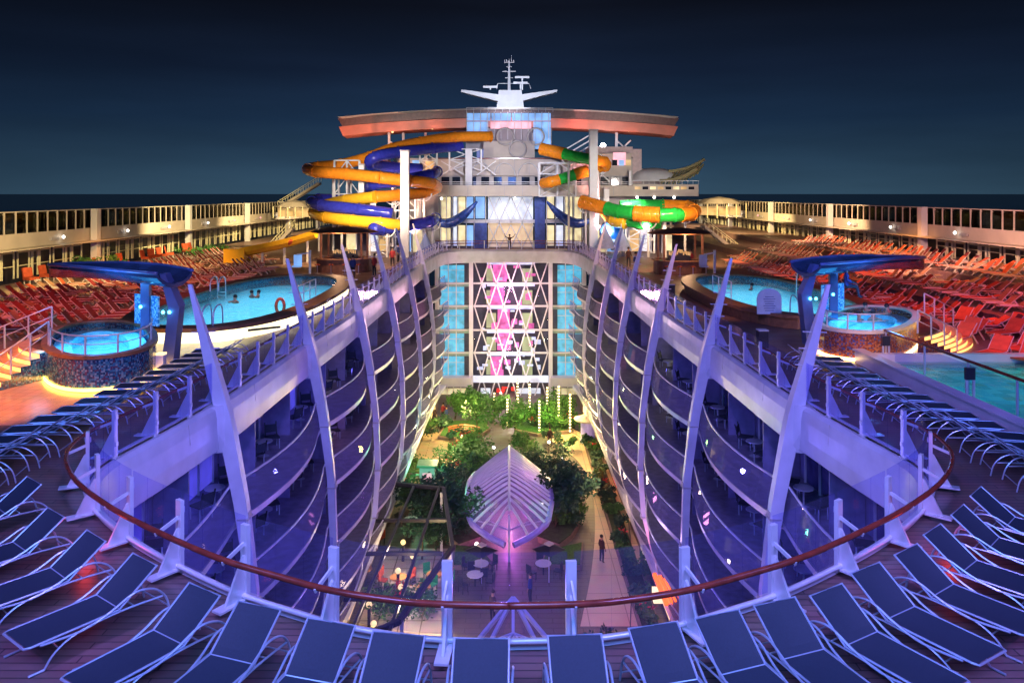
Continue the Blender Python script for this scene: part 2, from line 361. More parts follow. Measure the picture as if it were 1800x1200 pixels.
# ---------------------------------------------------------------- white fascia band around the well
fas = thing('fascia_band', 'broad pale steel band curving round the whole edge of the open well', 'band', (0, 11.2, 0))
prof = [(.05, .02), (.04, .10), (-.06, .10), (-.16, .0), (-.20, -.3), (-.22, -.8), (-.20, -1.24), (-.14, -1.29), (.5, -1.30)]
m = MB()
loop = [(i, 1) for i in range(n_half)]+[(i, -1) for i in range(n_half-2, -1, -1)]
for (o1, z1), (o2, z2) in zip(prof, prof[1:]):
    m.strip([side(i, o1, s, z1) for i, s in loop], [side(i, o2, s, z2) for i, s in loop])
m.build('band', M_rib, fas, smooth=True)
m = MB()                                       # thin seams every 4.7 m
for s_ in [k*4.75+2 for k in range(int(S_arc[-1]/4.75))]:
    for sg in (1, -1):
        a, _ = at_s(s_, -.215, sg, -.5); b, _ = at_s(s_, -.165, sg, .02); c, _ = at_s(s_, -.15, sg, -1.0)
        m.bar(b, a, .012, .012); m.bar(a, c, .012, .012)
m.build('seam', M_wallg, fas)

# ---------------------------------------------------------------- glass railing round the well
rl = thing('glass_railing', 'tall glass railing with mahogany handrail around the open well', 'railing', (0, 11.2, 0))
m = MB(); hp = [side(i, .45, s, .86) for i, s in loop]; m.tube(hp, .048, 8); m.build('handrail', M_rail, rl, smooth=True)
m = MB(); lp = [side(i, .10, s, .17) for i, s in loop]; m.tube(lp, .045, 6); m.build('bottom_rail', M_post, rl, smooth=True)
def post_mesh():
    m = MB(); m.box((0, 0, .66), (.15, .07, 1.22))                  # x along the rail, y away from the well
    m.hexa([(-.022, .035, .1), (.022, .035, .1), (.022, .42, .1), (-.022, .42, .1), (-.022, .035, .80), (.022, .035, .80), (.022, .07, .78), (-.022, .07, .78)])
    m.bar((0, .03, .98), (0, .45, .82), .03, .06)
    m.box((0, .25, .12), (.2, .62, .03)); m.box((0, -.05, 1.1), (.09, .03, .1)); m.box((0, -.05, .45), (.09, .03, .1))
    return m
p0 = post_mesh().build('post', M_post, rl, local=True)
step = 1.76; ns = int((S_arc[-1]-2)/step); first = True; post_pos = []
for sg in (1, -1):
    for k in range(ns):
        s_ = step/2+k*step
        if s_ > 81: break
        p, n = at_s(s_, .05, sg, 0); post_pos.append((sg, s_, p, n))
        rz = math.atan2(n.y, n.x)-math.pi/2
        o = p0 if first else p0.copy()
        if not first: C.objects.link(o)
        first = False; o.parent = rl; o.location = p-rl.location; o.rotation_euler = (0, 0, rz)
def panel(pts, z0, z1, th=.016):
    m = MB(); 
    for (a, na), (b, nb) in zip(pts, pts[1:]):
        m.hexa([(a.x, a.y, z0), (b.x, b.y, z0), (b.x+nb.x*th, b.y+nb.y*th, z0), (a.x+na.x*th, a.y+na.y*th, z0),
                (a.x, a.y, z1), (b.x, b.y, z1), (b.x+nb.x*th, b.y+nb.y*th, z1), (a.x+na.x*th, a.y+na.y*th, z1)])
    return m
for sg in (1, -1):
    for k in range(ns):
        a = step/2+k*step; b = a+step
        if b > 82: break
        pts = [at_s(a+.05+(b-a-.1)*j/3, .0, sg) for j in range(4)]
        panel(pts, .2, 1.38).build('glass_panel', M_glass, rl)
panel([at_s(step/2-.05, 0, -1), at_s(0.001, 0, -1), at_s(.001, 0, 1), at_s(step/2-.05, 0, 1)][0:2]+[at_s(step/2-.05, 0, 1)], .2, 1.38).build('glass_panel', M_glass, rl)

# ---------------------------------------------------------------- ribs
RIBY = [24, 33.5, 43, 52.5, 62, 71.5]
RDX = [(-14, -.1), (-13, -.45), (-11, -.95), (-8.5, -1.12), (-5.5, -1.0), (-3, -.68), (-1.3, -.36), (0, -.10), (2, .38), (3.75, .82)]
def rdx(z): return interp(RDX, z)
names = ['nearest', 'second', 'third', 'fourth', 'fifth', 'farthest']
for sg, sn in ((-1, 'left'), (1, 'right')):
    for i, Y in enumerate(RIBY):
        w0 = wY(Y); m = MB(); zs = [-13.6+k*(3.75+13.6)/26 for k in range(27)]; b0 = 0
        for k, z in enumerate(zs):
            hw = interp([(-13.6, .11), (-11, .16), (-5, .185), (-1, .23), (.3, .24), (2, .17), (3.75, .055)], z)
            dp = interp([(-13.6, .10), (-5, .16), (-.5, .22), (1, .17), (3.75, .05)], z)
            x = w0+rdx(z)-.12
            ly = .25*max(0, z)/3.75*-1
            m.v += [Vector((sg*(x-dp), Y+ly-hw*.75, z)), Vector((sg*(x-dp), Y+ly+hw*.75, z)), Vector((sg*(x+dp), Y+ly+hw, z)), Vector((sg*(x+dp), Y+ly-hw, z))]
            if k:
                for q in range(4): m.addf((k-1)*4, (q, (q+1) % 4, 4+(q+1) % 4, 4+q))
        m.addf(0, (3, 2, 1, 0)); m.addf(0, [26*4+q for q in range(4)])
        t = thing('steel_rib', '%s curved white steel rib on the %s side of the well' % (names[i], sn), 'rib', (sg*w0, Y, -13.6), 'curved ribs standing along both sides of the well')
        m.build('blade', M_rib, t)
        m = MB(); x = w0-.1                       # gusset where it crosses the band, little bolts along the tip
        m.hexa([(sg*(x-.35), Y-.12, -1.35), (sg*(x+.3), Y-.4, -1.35), (sg*(x+.3), Y+.4, -1.35), (sg*(x-.35), Y+.12, -1.35),
                (sg*(x-.27), Y-.12, .1), (sg*(x+.25), Y-.7, .1), (sg*(x+.25), Y+.7, .1), (sg*(x-.27), Y+.12, .1)])
        m.build('gusset', M_rib, t)
        m = MB()
        for z in (1.3, 1.8, 2.3): xx = w0+rdx(z)-.12; m.bar((sg*(xx-.35), Y-.1, z), (sg*(xx+.32), Y-.25, z), .03)
        m.build('rung', M_post, t)
        m = MB()                                   # bolted plate joints down the blade
        for z in (-11.2, -8.6, -6.0, -3.4):
            xx = w0+rdx(z)-.12; m.box((sg*xx, Y+.02, z), (.40, .44, .05)); m.box((sg*(xx-.17), Y, z+.12), (.04, .28, .16))
        m.build('joint', M_wallg, t)

# ---------------------------------------------------------------- balcony decks below the band
LV = [-3.5, -6.1, -8.7, -11.3, -13.9]
def bulge(Y):
    ys = [14]+RIBY+[81]
    for a, b in zip(ys, ys[1:]):
        if a <= Y <= b: return math.sin(math.pi*(Y-a)/(b-a))
    return 0
ib0 = min(range(n_half), key=lambda i: abs(half[i].x-6.5)+abs(half[i].y-14.2))
ib1 = min(range(n_half), key=lambda i: abs(half[i].y-85)+(0 if half[i].x > 5 else 99))
IB = list(range(ib0, ib1+1))
for sg, sn in ((-1, 'left'), (1, 'right')):
    t = thing('balcony_block', 'five storeys of curved cabin balconies on the %s side of the well' % sn, 'balconies', (sg*9, 20, -17))
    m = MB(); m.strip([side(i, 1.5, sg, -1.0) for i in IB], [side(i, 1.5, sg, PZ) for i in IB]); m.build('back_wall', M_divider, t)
    rnd = random.Random(5 if sg > 0 else 9)
    for li, z in enumerate(LV):
        fo = [rdx(z)+.12-.62*bulge(half[i].y) for i in IB]
        fo2 = [rdx(z+1.1)+.12-.62*bulge(half[i].y) for i in IB]
        m = MB()                                   # slab with its edge
        A = [side(i, f, sg, z) for i, f in zip(IB, fo)]; B = [side(i, 1.5, sg, z) for i in IB]
        A2 = [side(i, f+.04, sg, z-.23) for i, f in zip(IB, fo)]; B2 = [side(i, 1.5, sg, z-.23) for i in IB]
        m.strip(A2, A); m.strip(B2, A2); sl = m.build('slab', M_rib, t); m = MB(); m.strip([p+Vector((0, 0, .004)) for p in A], [p+Vector((0, 0, .004)) for p in B]); m.build('floor_shade', M_bfloor, sl)
        m = MB(); m.tube([side(i, f, sg, z+1.1) for i, f in zip(IB, fo2)], .04, 6); m.build('handrail', M_post, t, smooth=True)
        m = MB(); m.strip([side(i, f+.03, sg, z+.02) for i, f in zip(IB, fo)], [side(i, f+.03, sg, z+1.08) for i, f in zip(IB, fo2)]); m.build('glass_balustrade', M_glassv, t)
        top = z+2.3
        s_ = S_arc[ib0]+.5; k = 0
        while s_ < S_arc[ib1]-1:
            p, n = at_s(s_, 1.46, sg); Yc = p.y; q, _ = at_s(s_, .45-.3*bulge(Yc), sg)
            if k % 1 == 0:
                m = MB(); tz = min(top, -1.3)
                m.hexa([(q.x, q.y-.04, z), (p.x, p.y-.04, z), (p.x, p.y+.04, z), (q.x, q.y+.04, z), (q.x, q.y-.04, tz-.0), (p.x, p.y-.04, tz), (p.x, p.y+.04, tz), (q.x, q.y+.04, tz)])
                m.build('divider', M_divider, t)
            a, na = at_s(s_+.5, 1.44, sg); b, nb = at_s(min(s_+4.1, S_arc[ib1]), 1.44, sg)
            m = MB(); m.hexa([(a.x, a.y, z+.05), (b.x, b.y, z+.05), (b.x+nb.x*.04, b.y+nb.y*.04, z+.05), (a.x+na.x*.04, a.y+na.y*.04, z+.05),
                              (a.x, a.y, z+2.1), (b.x, b.y, z+2.1), (b.x+nb.x*.04, b.y+nb.y*.04, z+2.1), (a.x+na.x*.04, a.y+na.y*.04, z+2.1)])
            r = rnd.random()
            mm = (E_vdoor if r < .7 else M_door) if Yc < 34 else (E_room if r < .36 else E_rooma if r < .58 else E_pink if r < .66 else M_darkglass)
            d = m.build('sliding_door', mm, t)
            m = MB()
            for tt in (0, .34, .67, 1): c = a.lerp(b, tt); m.bar((c.x-na.x*.03, c.y-na.y*.03, z), (c.x-na.x*.03, c.y-na.y*.03, z+2.15), .06)
            m.build('frame', M_rib, d)
            s_ += 4.75; k += 1
    # ground storey: shop fronts
    m = MB(); m.strip([side(i, .35, sg, -14.2) for i in IB], [side(i, .35, sg, PZ) for i in IB]); m.build('shop_wall', mat('shop_wall_'+sn, (.16, .09, .06), .5, var=.4, vs=1), t)
    m = MB(); m.strip([side(i, -.5, sg, -14.2) for i in IB], [side(i, 1.5, sg, -14.2) for i in IB]); m.strip([side(i, -.5, sg, -14.6) for i in IB], [side(i, -.5, sg, -14.2) for i in IB]); m.build('shop_canopy', M_rib, t)
    for k in range(11):
        s_ = S_arc[ib0]+4+k*6.4
        a, na = at_s(s_, .3, sg); b, nb = at_s(s_+2.4, .3, sg)
        m = MB(); m.face([(a.x, a.y, PZ+.3), (b.x, b.y, PZ+.3), (b.x, b.y, PZ+2.1), (a.x, a.y, PZ+2.1)]); m.build('shop_window', [E_rooma, E_warm, E_room][k % 3] if k % 4 != 3 else E_red, t)

# ---------------------------------------------------------------- footbridge at the far end of the well
br = thing('footbridge', 'olive and pink lit footbridge closing the far end of the well', 'bridge', (0, 88.4, 0))
m = MB(); m.span((-9.2, 88.9, -.1), (9.2, 91.2, .05)); m.build('walkway', M_wall, br)
m = MB(); m.span((-7.2, 88.86, -1.2), (7.2, 89.0, -.1)); m.build('girder', M_wallg, br)
m = MB(); m.bar((-8.4, 88.75, 1.15), (8.4, 88.75, 1.15), .06); m.bar((-8.4, 88.75, .25), (8.4, 88.75, .25), .05); m.build('handrail', M_rail, br)
m = MB(); m.span((-8.4, 88.74, .3), (8.4, 88.76, 1.08)); m.build('glass_panel', M_glass, br)
for k in range(13): m = MB(); m.bar((-8.4+k*1.4, 88.7, 0.06), (-8.4+k*1.4, 88.7, 1.2), .08); m.build('post', M_post, br)

# ---------------------------------------------------------------- glazed atrium front under the bridge
FY = 91.6; pm = FY/F
fa = thing('atrium_front', 'glazed atrium front with white diamond lattice and blue lit cabins beneath the bridge', 'facade', (0, FY, PZ))
def qbox(m, x0, y0, x1, y1, Y, d, ):             # box whose face fills a photo rectangle at distance Y
    a = Q(x0, y0, Y); b = Q(x1, y1, Y); m.span((a.x, Y, a.z), (b.x, Y+d, b.z))
rows = [460, 498, 538, 580, 620, 662]
for x in (768, 828, 968, 1027): m = MB(); qbox(m, x-3.5, 455, x+3.5, 706, FY-.3, .5); m.build('column', M_white, fa)
m = MB()
for y in rows[1:]:
    for xa_, xb_ in ((772, 824), (971, 1023), (832, 964)):
        if xa_ == 832 and y == 662: continue
        m = MB(); qbox(m, xa_, y-1.5, xb_, y+1.5, FY-.03, .27); m.build('floor_band', M_white, fa)
m = MB()
M_spand = mat('green_spandrel', (.30, .42, .38), .4)
for y in rows[1:-1]:
    for xa_ in (772, 971): m = MB(); qbox(m, xa_, y+1.6, xa_+53, y+5.5, FY+.06, .2); m.build('spandrel', M_spand, fa)
for c0, c1 in ((774, 816), (980, 1022)):
    for a, b in zip(rows, rows[1:]):
        m = MB(); qbox(m, c0, a+6, c1, b-2, FY+.35, .05); wn = m.build('lit_window', E_blue, fa)
        m = MB()
        for k in range(1, 3): x = c0+(c1-c0)*k/3; qbox(m, x-.7, a+2, x+.7, b, FY+.05, .1)
        qbox(m, c0, (a+b)/2-4.6, c1, (a+b)/2-3.9, FY+.2, .1); m.build('mullion', M_white, wn)
m = MB(); qbox(m, 768, 455, 1027, 706, FY+3.5, .2); m.build('rear_wall', mat('atrium_rear', (.10, .09, .10), .5), fa)
m = MB()
for i_ in range(5):                               # side rooms beside the blue panes are dark
    pass
nx = 5; xs = [834+k*(963-834)/nx for k in range(nx+1)]
m = MB()
for j in range(0, 6, 1):
    y0 = rows[j] if j < 6 else 0; y1 = rows[j+1] if j < 5 else 705
    for k in range(nx):
        xa, xb = (xs[k], xs[k+1]) if j % 2 == 0 else (xs[k+1], xs[k])
        xm = (xs[k]+xs[k+1])/2
        if j % 2 == 0:
            a1 = Q(xs[k], y0, FY-.12); b1 = Q(xm, y1, FY-.12); m.bar(a1, b1, .13); a1 = Q(xs[k+1], y0, FY-.12); m.bar(a1, b1, .13)
        else:
            a1 = Q(xm, y0, FY-.12); b1 = Q(xs[k], y1, FY-.12); m.bar(a1, b1, .13); b1 = Q(xs[k+1], y1, FY-.12); m.bar(a1, b1, .13)
m.build('diamond_lattice', M_white, fa)
m = MB(); qbox(m, 832, 460, 964, 661, FY+.1, .03); m.build('lattice_glass', glass('facade_glass', (.9, .92, 1), .1), fa)
for xa_ in (768, 968): m = MB(); qbox(m, xa_, 664, xa_+61, 680, FY-1.2, 1.4); m.build('canopy', M_white, fa)
m = MB(); qbox(m, 832, 661, 964, 672, FY-.25, .4); m.build('lit_band', E_pale, fa)
rnd = random.Random(3)
def pix(m, x0, y0, x1, y1, d=2.2): qbox(m, x0, y0, x1, y1, FY+d, .05)
mags, lims, pales, reds = MB(), MB(), MB(), MB()
for j in range(5):
    y0, y1 = rows[j], rows[j+1]
    pix(lims, 855, y0+12, 872, y1-4, 2.6); pix(lims, 918, y0+12, 936, y1-3, 2.6)
    xm_ = 880+rnd.uniform(-6, 12); pix(mags, xm_-9-rnd.random()*5, y0+rnd.uniform(2, 9), xm_+8+rnd.random()*7, y1-rnd.uniform(0, 5), 1.9+j*.05)
    pix(pales, 856, y0+1, 940, y0+5, 1.6)
    if j > 2:
        for k in range(8): x = rnd.uniform(845, 945); y = rnd.uniform(y0, y1-8); pix(pales, x, y, x+rnd.uniform(3, 12), y+rnd.uniform(2, 8), 1.2+k*.02)
    for k in range(4): x = rnd.uniform(850, 935); y = rnd.uniform(y0+6, y1-8); pix(mags, x, y, x+rnd.uniform(4, 10), y+rnd.uniform(3, 12), 1.5+k*.02)
for k in range(26):
    x = rnd.uniform(838, 950); y = rnd.uniform(464, 655); w_ = rnd.uniform(4, 12); pix(mags if rnd.random() < .55 else pales, x, y, x+w_, y+rnd.uniform(3, 9), 1.0+k*.021)
for k in range(12): x = rnd.uniform(866, 905); y = rnd.uniform(678, 695); pix(reds, x, y, x+rnd.uniform(3, 8), y+rnd.uniform(3, 8), .8+k*.02)
pix(pales, 845, 682, 862, 700, .7); pix(pales, 912, 682, 950, 700, .7)
mags.build('magenta_display', E_mag, fa); lims.build('lime_panel', E_limey, fa); pales.build('pale_panel', E_pale, fa); reds.build('red_flower_light', E_red, fa)
for xa_ in (775, 975): m = MB(); qbox(m, xa_, 682, xa_+48, 704, FY+.3, .05); m.build('ground_floor_window', E_room, fa)
m = MB()
for x in (786, 797, 810, 986, 998, 1011): qbox(m, x-.8, 680, x+.8, 705, FY+.1, .15)
m.build('window_frame', M_cream, fa)
point('atrium_glow', (0, 88.5, -5), 1300, (1, .5, .75), .6)
point('atrium_glow', (0, 89, -12.5), 800, (1, .75, .8), .6)

# ---------------------------------------------------------------- superstructure above the bridge
SY = 93.5
su = thing('deckhouse', 'pale multi storey deckhouse with lit lounges behind the footbridge', 'building', (0, SY, 0))
def qpart(name, mt, rects, Y, d, par=None):
    for r in rects: m = MB(); qbox(m, *r, Y, d); o = m.build(name, mt, par or su)
    return o
qpart('core_wall', M_wallg, [(700, 278, 1112, 325), (760, 325, 1110, 342)], SY+.5, 8)
qpart('upper_wall', M_wall, [(770, 280, 1035, 309), (1050, 270, 1110, 309)], SY, .4)
qpart('lower_wall', M_wallg, [(700, 342, 772, 440), (1035, 342, 1115, 440)], SY+.6, 6)
qpart('balcony_front', M_wall, [(768, 326, 1112, 345)], SY-2.2, .4)
qpart('balcony_front', M_wall, [(1112, 324, 1228, 345)], SY-2.2, .4)
qpart('side_house', mat('pink_lit_wall', (.66, .50, .50), .5), [(1036, 258, 1112, 276), (1112, 262, 1128, 322)], SY+1, 5)  # salmon light on the pale wall put into its colour
qpart('roof_edge', M_rail, [(770, 277.5, 1035, 279.5)], SY-.4, 1)
qpart('dark_window', M_darkglass, [(x, 311, x+14, 325) for x in (776, 795, 823, 846, 868, 893, 917, 940, 962, 985, 1008, 1056, 1075, 1094)], SY+.3, .1)
qpart('column', M_white, [(818, 262, 830, 326), (1106, 300, 1110, 345)], SY-1.5, .6)
rr = random.Random(8)
lo = []; 
for (x0, x1, mt) in ((776, 792, E_room), (797, 803, E_pale), (806, 818, E_room), (820, 832, E_blue2), (836, 852, E_blue2), (945, 958, E_blue2), (962, 974, E_room), (978, 990, E_pale), (994, 1006, E_room), (1010, 1022, E_room)):
    qpart('lit_window', mt, [(x0, 346, x1, 384), (x0, 396, x1, 432)], SY+.2, .1)
qpart('lounge_glow', E_pale, [(858, 346, 937, 390)], SY+1.2, .1)
qpart('lounge_glow', emat('peach_room', (1, .72, .45), .62, .4, .5), [(858, 391, 937, 434)], SY+1.0, .1)
qpart('floor_band', M_white, [(774, 386, 1030, 392)], SY-.1, .5)
qpart('mullion', M_white, [(x, 344, x+1.4, 436) for x in (774, 784, 794, 804, 819, 833, 853, 941, 960, 976, 992, 1008, 1024, 1029)], SY-.1, .25)
m = MB()
for k in range(4):
    for j in range(2):
        x0, x1 = 858+k*20, 878+k*20; y0, y1 = (344, 390) if j == 0 else (392, 436)
        if (k+j) % 2: x0, x1 = x1, x0
        m.bar(Q(x0, y0, SY-.2), Q(x1, y1, SY-.2), .14)
        m.bar(Q(x1, y0+3, SY-.25), Q(x0, y1, SY-.25), .10)
m.build('diamond_lattice', M_white, su)
qpart('blue_curved_wall', mat('blue_wall', (.05, .10, .40), .3, var=.3), [(834, 392, 856, 436), (940, 340, 958, 436), (838, 262, 850, 278)], SY-.3, .4)
qpart('roof_glass_block', E_blue2, [(821, 199, 862, 212), (900, 199, 968, 212), (938, 214, 968, 262), (821, 214, 858, 232), (864, 199, 898, 212)], SY+3.6, .2)
qpart('roof_lounge', M_wallg, [(819, 196, 970, 262)], SY+6, 6)
qpart('pink_glass', E_pink, [(862, 214, 934, 226)], SY+3.5, .2)
qpart('glass_frame', M_white, [(x, 197, x+1.2, 245) for x in range(820, 972, 12)], SY+3.3, .2)
qpart('tube_rack', M_wall, [(850, 248, 940, 277)], SY+1.5, 4)
m = MB()
for x, y in ((888, 240), (942, 240), (910, 262)):
    m.tube([Q(x, y, SY+.8)+Vector((1.0*math.cos(a), 0, 1.0*math.sin(a))) for a in [k*math.pi/8 for k in range(17)]], .11, 6)
m.build('tube_ring', M_wallg, su)
qpart('back_house', M_wallg, [(1112, 300, 1165, 345)], SY+3, 6)
qpart('bridge_screen', E_pink, [(1078, 268, 1100, 290)], SY-.2, .1)
m = MB(); c = Q(1148, 318, SY+2); m.lathe([(3.0, 0), (2.9, .6), (2.4, 1.1), (1.5, 1.45), (.02, 1.6)], c, 20); m.build('dome', M_white, su, smooth=True)
m = MB()                                           # olive lattice pod on the right
pts = [Q(1160+k*6.5, 318-0.35*k*k*.6, SY-1) for k in range(11)]
for k, p in enumerate(pts): m.bar(p, p+Vector((1.3, 2.2, 1.3)), .18); m.bar(p+Vector((0, 0, -.6)), p+Vector((1.0, 1.0, .6)), .16)
m.tube(pts, .22, 6); m.tube([p+Vector((1.2, 1.2, 1.2)) for p in pts], .18, 6)
m.build('lattice_pod', mat('olive_steel', (.36, .32, .16), .5), su)
# blue scoop shapes either side of the lounge
for sg, x in ((-1, 800), (1, 1000)):
    c = Q(x, 378, SY-1.2); m = MB()
    pts = [c+Vector((sg*(-2.6+5.6*t), 0, 1.6-2.6*math.sin(math.pi*t*.75))) for t in [k/12 for k in range(13)]]
    m.tube(pts, .3, 8, rf=lambda t: .12+.5*math.sin(math.pi*t)); m.build('scoop', mat('scoop_blue', (.04, .10, .45), .2, var=.5), su, smooth=True)

# arched roof wing
wg = thing('roof_wing', 'long arched roof wing lit salmon pink above the deckhouse', 'roof', (0, 100, 15))
def wing(o, z0, z1, y0, y1, x0=-21.3, x1=21.1, n=32):
    m = MB(); A, B, Cc, D = [], [], [], []
    for k in range(n+1):
        x = lerp(x0, x1, k/n); u = x/21.2; z = -1.1*u*u
        e = 1-.06*max(0, abs(u)-.9)/.1
        A.append((x, y0, z0+z)); B.append((x*.975 if abs(u) > .9 else x, y0+.1, z1+z*1.02)); Cc.append((x, y1, z1+z)); D.append((x, y1, z0+z))
    m.strip(A, B); m.strip(B, Cc); m.strip(Cc, D); m.strip(D, A); m.face([A[0], B[0], Cc[0], D[0]]); m.face([A[-1], B[-1], Cc[-1], D[-1]])
    return m.build(o[0], o[1], wg)
wing(('underside', mat('salmon_lit_soffit', (.85, .27, .18), .4, var=.15, vs=.5)), 15.95, 14.8, 98, 103, )  # orange-red light put into the underside's colour
wing(('edge_fascia', mat('brown_fascia', (.20, .11, .10), .4, var=.2)), 16.9, 16.0, 97.6, 103.5)
wing(('top_rim', M_wall), 17.1, 16.93, 97.5, 103.6)
for x in (-15.2, -13.4, -10.6, 10.5, 13.6): m = MB(); m.bar((x, 99.5, 9.5), (x, 99.5, 14.2), .3); m.build('strut', M_white, wg)
m = MB()
for x0, x1 in ((-15.2, -13.4), (13.6, 15.4)):
    for z in (10, 11.6): m.bar((x0, 99.4, z), (x1, 99.4, z+1.6), .18); m.bar((x1, 99.4, z), (x0, 99.4, z+1.6), .18)
for k in range(3): m.bar((6, 99.6, 10+k*.7), (10.4, 99.6, 12.6+k*.7), .16)
m.build('brace', M_white, wg)
lampp = Q(1060, 256, 97.2)
fl = thing('floodlight', 'bright white floodlight burning under the right end of the roof wing', 'lamp', lampp)
m = MB(); m.ball(lampp, .33, 10, 8); m.build('bulb', emat('flood_bulb', (.95, .95, 1), 40, .05), fl, smooth=True)
m = MB(); m.bar(lampp+Vector((0, .3, 0)), lampp+Vector((0, 2.4, 0)), .2); m.build('arm', M_white, fl)
point('flood_lamp', lampp+Vector((0, -1.2, -.3)), 330, (.85, .8, 1), .3)

# mast
ms = thing('radar_mast', 'white radar mast with V shaped arms on top of the deckhouse', 'mast', Q(895, 192, 104))
MY = 104
m = MB(); a, b = Q(873, 190, MY), Q(921, 190, MY); c, d = Q(877, 158, MY), Q(917, 158, MY)
m.hexa([(a.x, MY, a.z), (b.x, MY, b.z), (b.x, MY+3, b.z), (a.x, MY+3, a.z), (c.x, MY+.3, c.z), (d.x, MY+.3, d.z), (d.x, MY+2.7, d.z), (c.x, MY+2.7, c.z)]); m.build('pedestal', M_white, ms)
for x0, x1 in ((876, 810), (916, 980)):
    m = MB(); a = Q(x0, 166, MY); b = Q(x0, 178, MY); c = Q(x1, 157, MY); d = Q(x1, 161, MY)
    m.hexa([(a.x, MY, a.z), (b.x, MY, b.z), (b.x, MY+2, b.z), (a.x, MY+2, a.z), (c.x, MY+.4, c.z), (d.x, MY+.4, d.z), (d.x, MY+1.4, d.z), (c.x, MY+1.4, c.z)]); m.build('arm', M_white, ms)
m = MB(); m.tube([Q(895, 160, MY+1), Q(895, 128, MY+1), Q(895, 104, MY+1)], [.22, .15, .06], 8); m.build('pole', M_white, ms)
m = MB()
for y, w_ in ((126, 12), (118, 5), (110, 9), (137, 7)): m.bar(Q(895-w_, y, MY+1), Q(895+w_, y, MY+1), .12)
for x in (887, 891, 899, 903): m.bar(Q(x, 110, MY+1), Q(x, 105, MY+1), .1)
m.bar(Q(899, 110, MY+1), Q(899, 98, MY+1), .06); m.build('antenna', M_wallg, ms)
for (x, y, a_) in ((918, 136, .15), (862, 153, .0), (915, 146, .05)):
    m = MB(); m.box(Q(x, y, MY+1), (1.9, .3, .28)); m.bar(Q(x, y, MY+1), Q(x, 158, MY+1), .18); m.build('radar_scanner', M_white, ms)
m = MB(); m.tube([Q(875, 147, MY+1), Q(930, 147, MY+1), Q(933, 156, MY+1)], .05, 5); m.tube([Q(875, 147, MY+1), Q(873, 157, MY+1)], .05, 5); m.build('guard_rail', M_white, ms)
spot('mast_light', (0, 90, 20), (0, 104, 21), 70, 9500, (.75, .8, 1))

# ---------------------------------------------------------------- white pillars round the slides
for i, (x, y0, y1, Y, w_, lab) in enumerate(((712, 264, 465, 80, .85, 'thick lavender pillar in front of the blue and orange slides'), (636, 288, 405, 84, .6, 'slimmer white pillar left of the thick pillar by the slides'),
        (656, 330, 470, 88, .55, 'white pillar behind the thick pillar near the bar'), (1043, 228, 482, 84, .85, 'tall pink pillar beside the green and orange slide'),
        (1168, 385, 455, 80, .35, 'thin pale pillar under the green loop of the slide'), (1066, 330, 470, 90, .6, 'pale pillar behind the tall pink pillar'))):
    a, b = Q(x, y0, Y), Q(x, y1, Y); t = thing('support_pillar', lab, 'pillar', (b.x, Y, b.z), 'pillars round the water slides')
    m = MB(); m.bar(b, a, w_, w_); m.build('shaft', M_white, t)
    m = MB(); m.box((b.x, Y, b.z+.1), (w_*1.4, w_*1.4, .2)); m.box((b.x, Y, a.z-.08), (w_*1.15, w_*1.15, .16)); m.build('collar', M_wallg, t)

# ---------------------------------------------------------------- water slides
def slide(name, lab, segs, r=.62):
    """segs: list of (material, ribbed, [(px,py,Y)...])"""
    base = Q(*segs[0][2][0]); t = thing(name, lab, 'water slide', (base.x, base.y, 0))
    for mt, ribbed, pts in segs:
        pl = cr([Q(*p) for p in pts], 7); m = MB(); n = len(pl)
        if ribbed: pl = cr(pl, 4); n = len(pl); m.tube(pl, [r*(1.10+.10*math.sin(i*1.9)) for i in range(n)], 12)
        else: m.tube(pl, r, 12)
        m.build('tube', mt, t, smooth=True)
        if not ribbed:
            m = MB()
            for i in range(0, n-1, 7):
                p, q = pl[i], pl[min(i+1, n-1)]; d = (q-p).normalized(); m.tube([p-d*.07, p+d*.07], r*1.09, 12)
            m.build('flange', mt, t)
    return t
slide('water_slide', 'orange tube water slide spiralling down on the left of the deckhouse', [
    (M_org, False, [(862, 240, 94), (800, 241, 92), (740, 250, 90), (690, 261, 88), (650, 276, 87), (600, 289, 88), (560, 293, 90), (541, 297, 88), (556, 302, 84), (610, 306, 82), (668, 312, 81)]),
    (M_org, False, [(668, 312, 81), (720, 318, 82), (758, 322, 85), (768, 330, 88), (745, 338, 86), (700, 343, 83), (660, 346, 82)]),
    (M_yel, False, [(660, 346, 82), (610, 352, 84), (566, 362, 88), (552, 373, 87), (575, 382, 83), (620, 388, 81), (668, 392, 80), (700, 396, 81)])])
slide('water_slide', 'deep blue tube water slide coiled round the orange one', [
    (M_blu, False, [(808, 257, 93), (760, 261, 90), (700, 268, 86), (660, 276, 84), (652, 288, 85), (690, 294, 88), (740, 297, 90)]),
    (M_blu, False, [(768, 302, 88), (755, 308, 85), (700, 318, 82.5), (660, 324, 83), (648, 332, 86), (655, 345, 89), (610, 350, 91), (560, 350, 89)]),
    (M_blu, False, [(560, 350, 89), (548, 355, 86), (565, 361, 83), (630, 368, 81.5), (690, 376, 81.5)]),
    (M_blu, False, [(766, 384, 87), (755, 390, 84), (715, 397, 82), (670, 403, 80), (655, 402, 79)])])
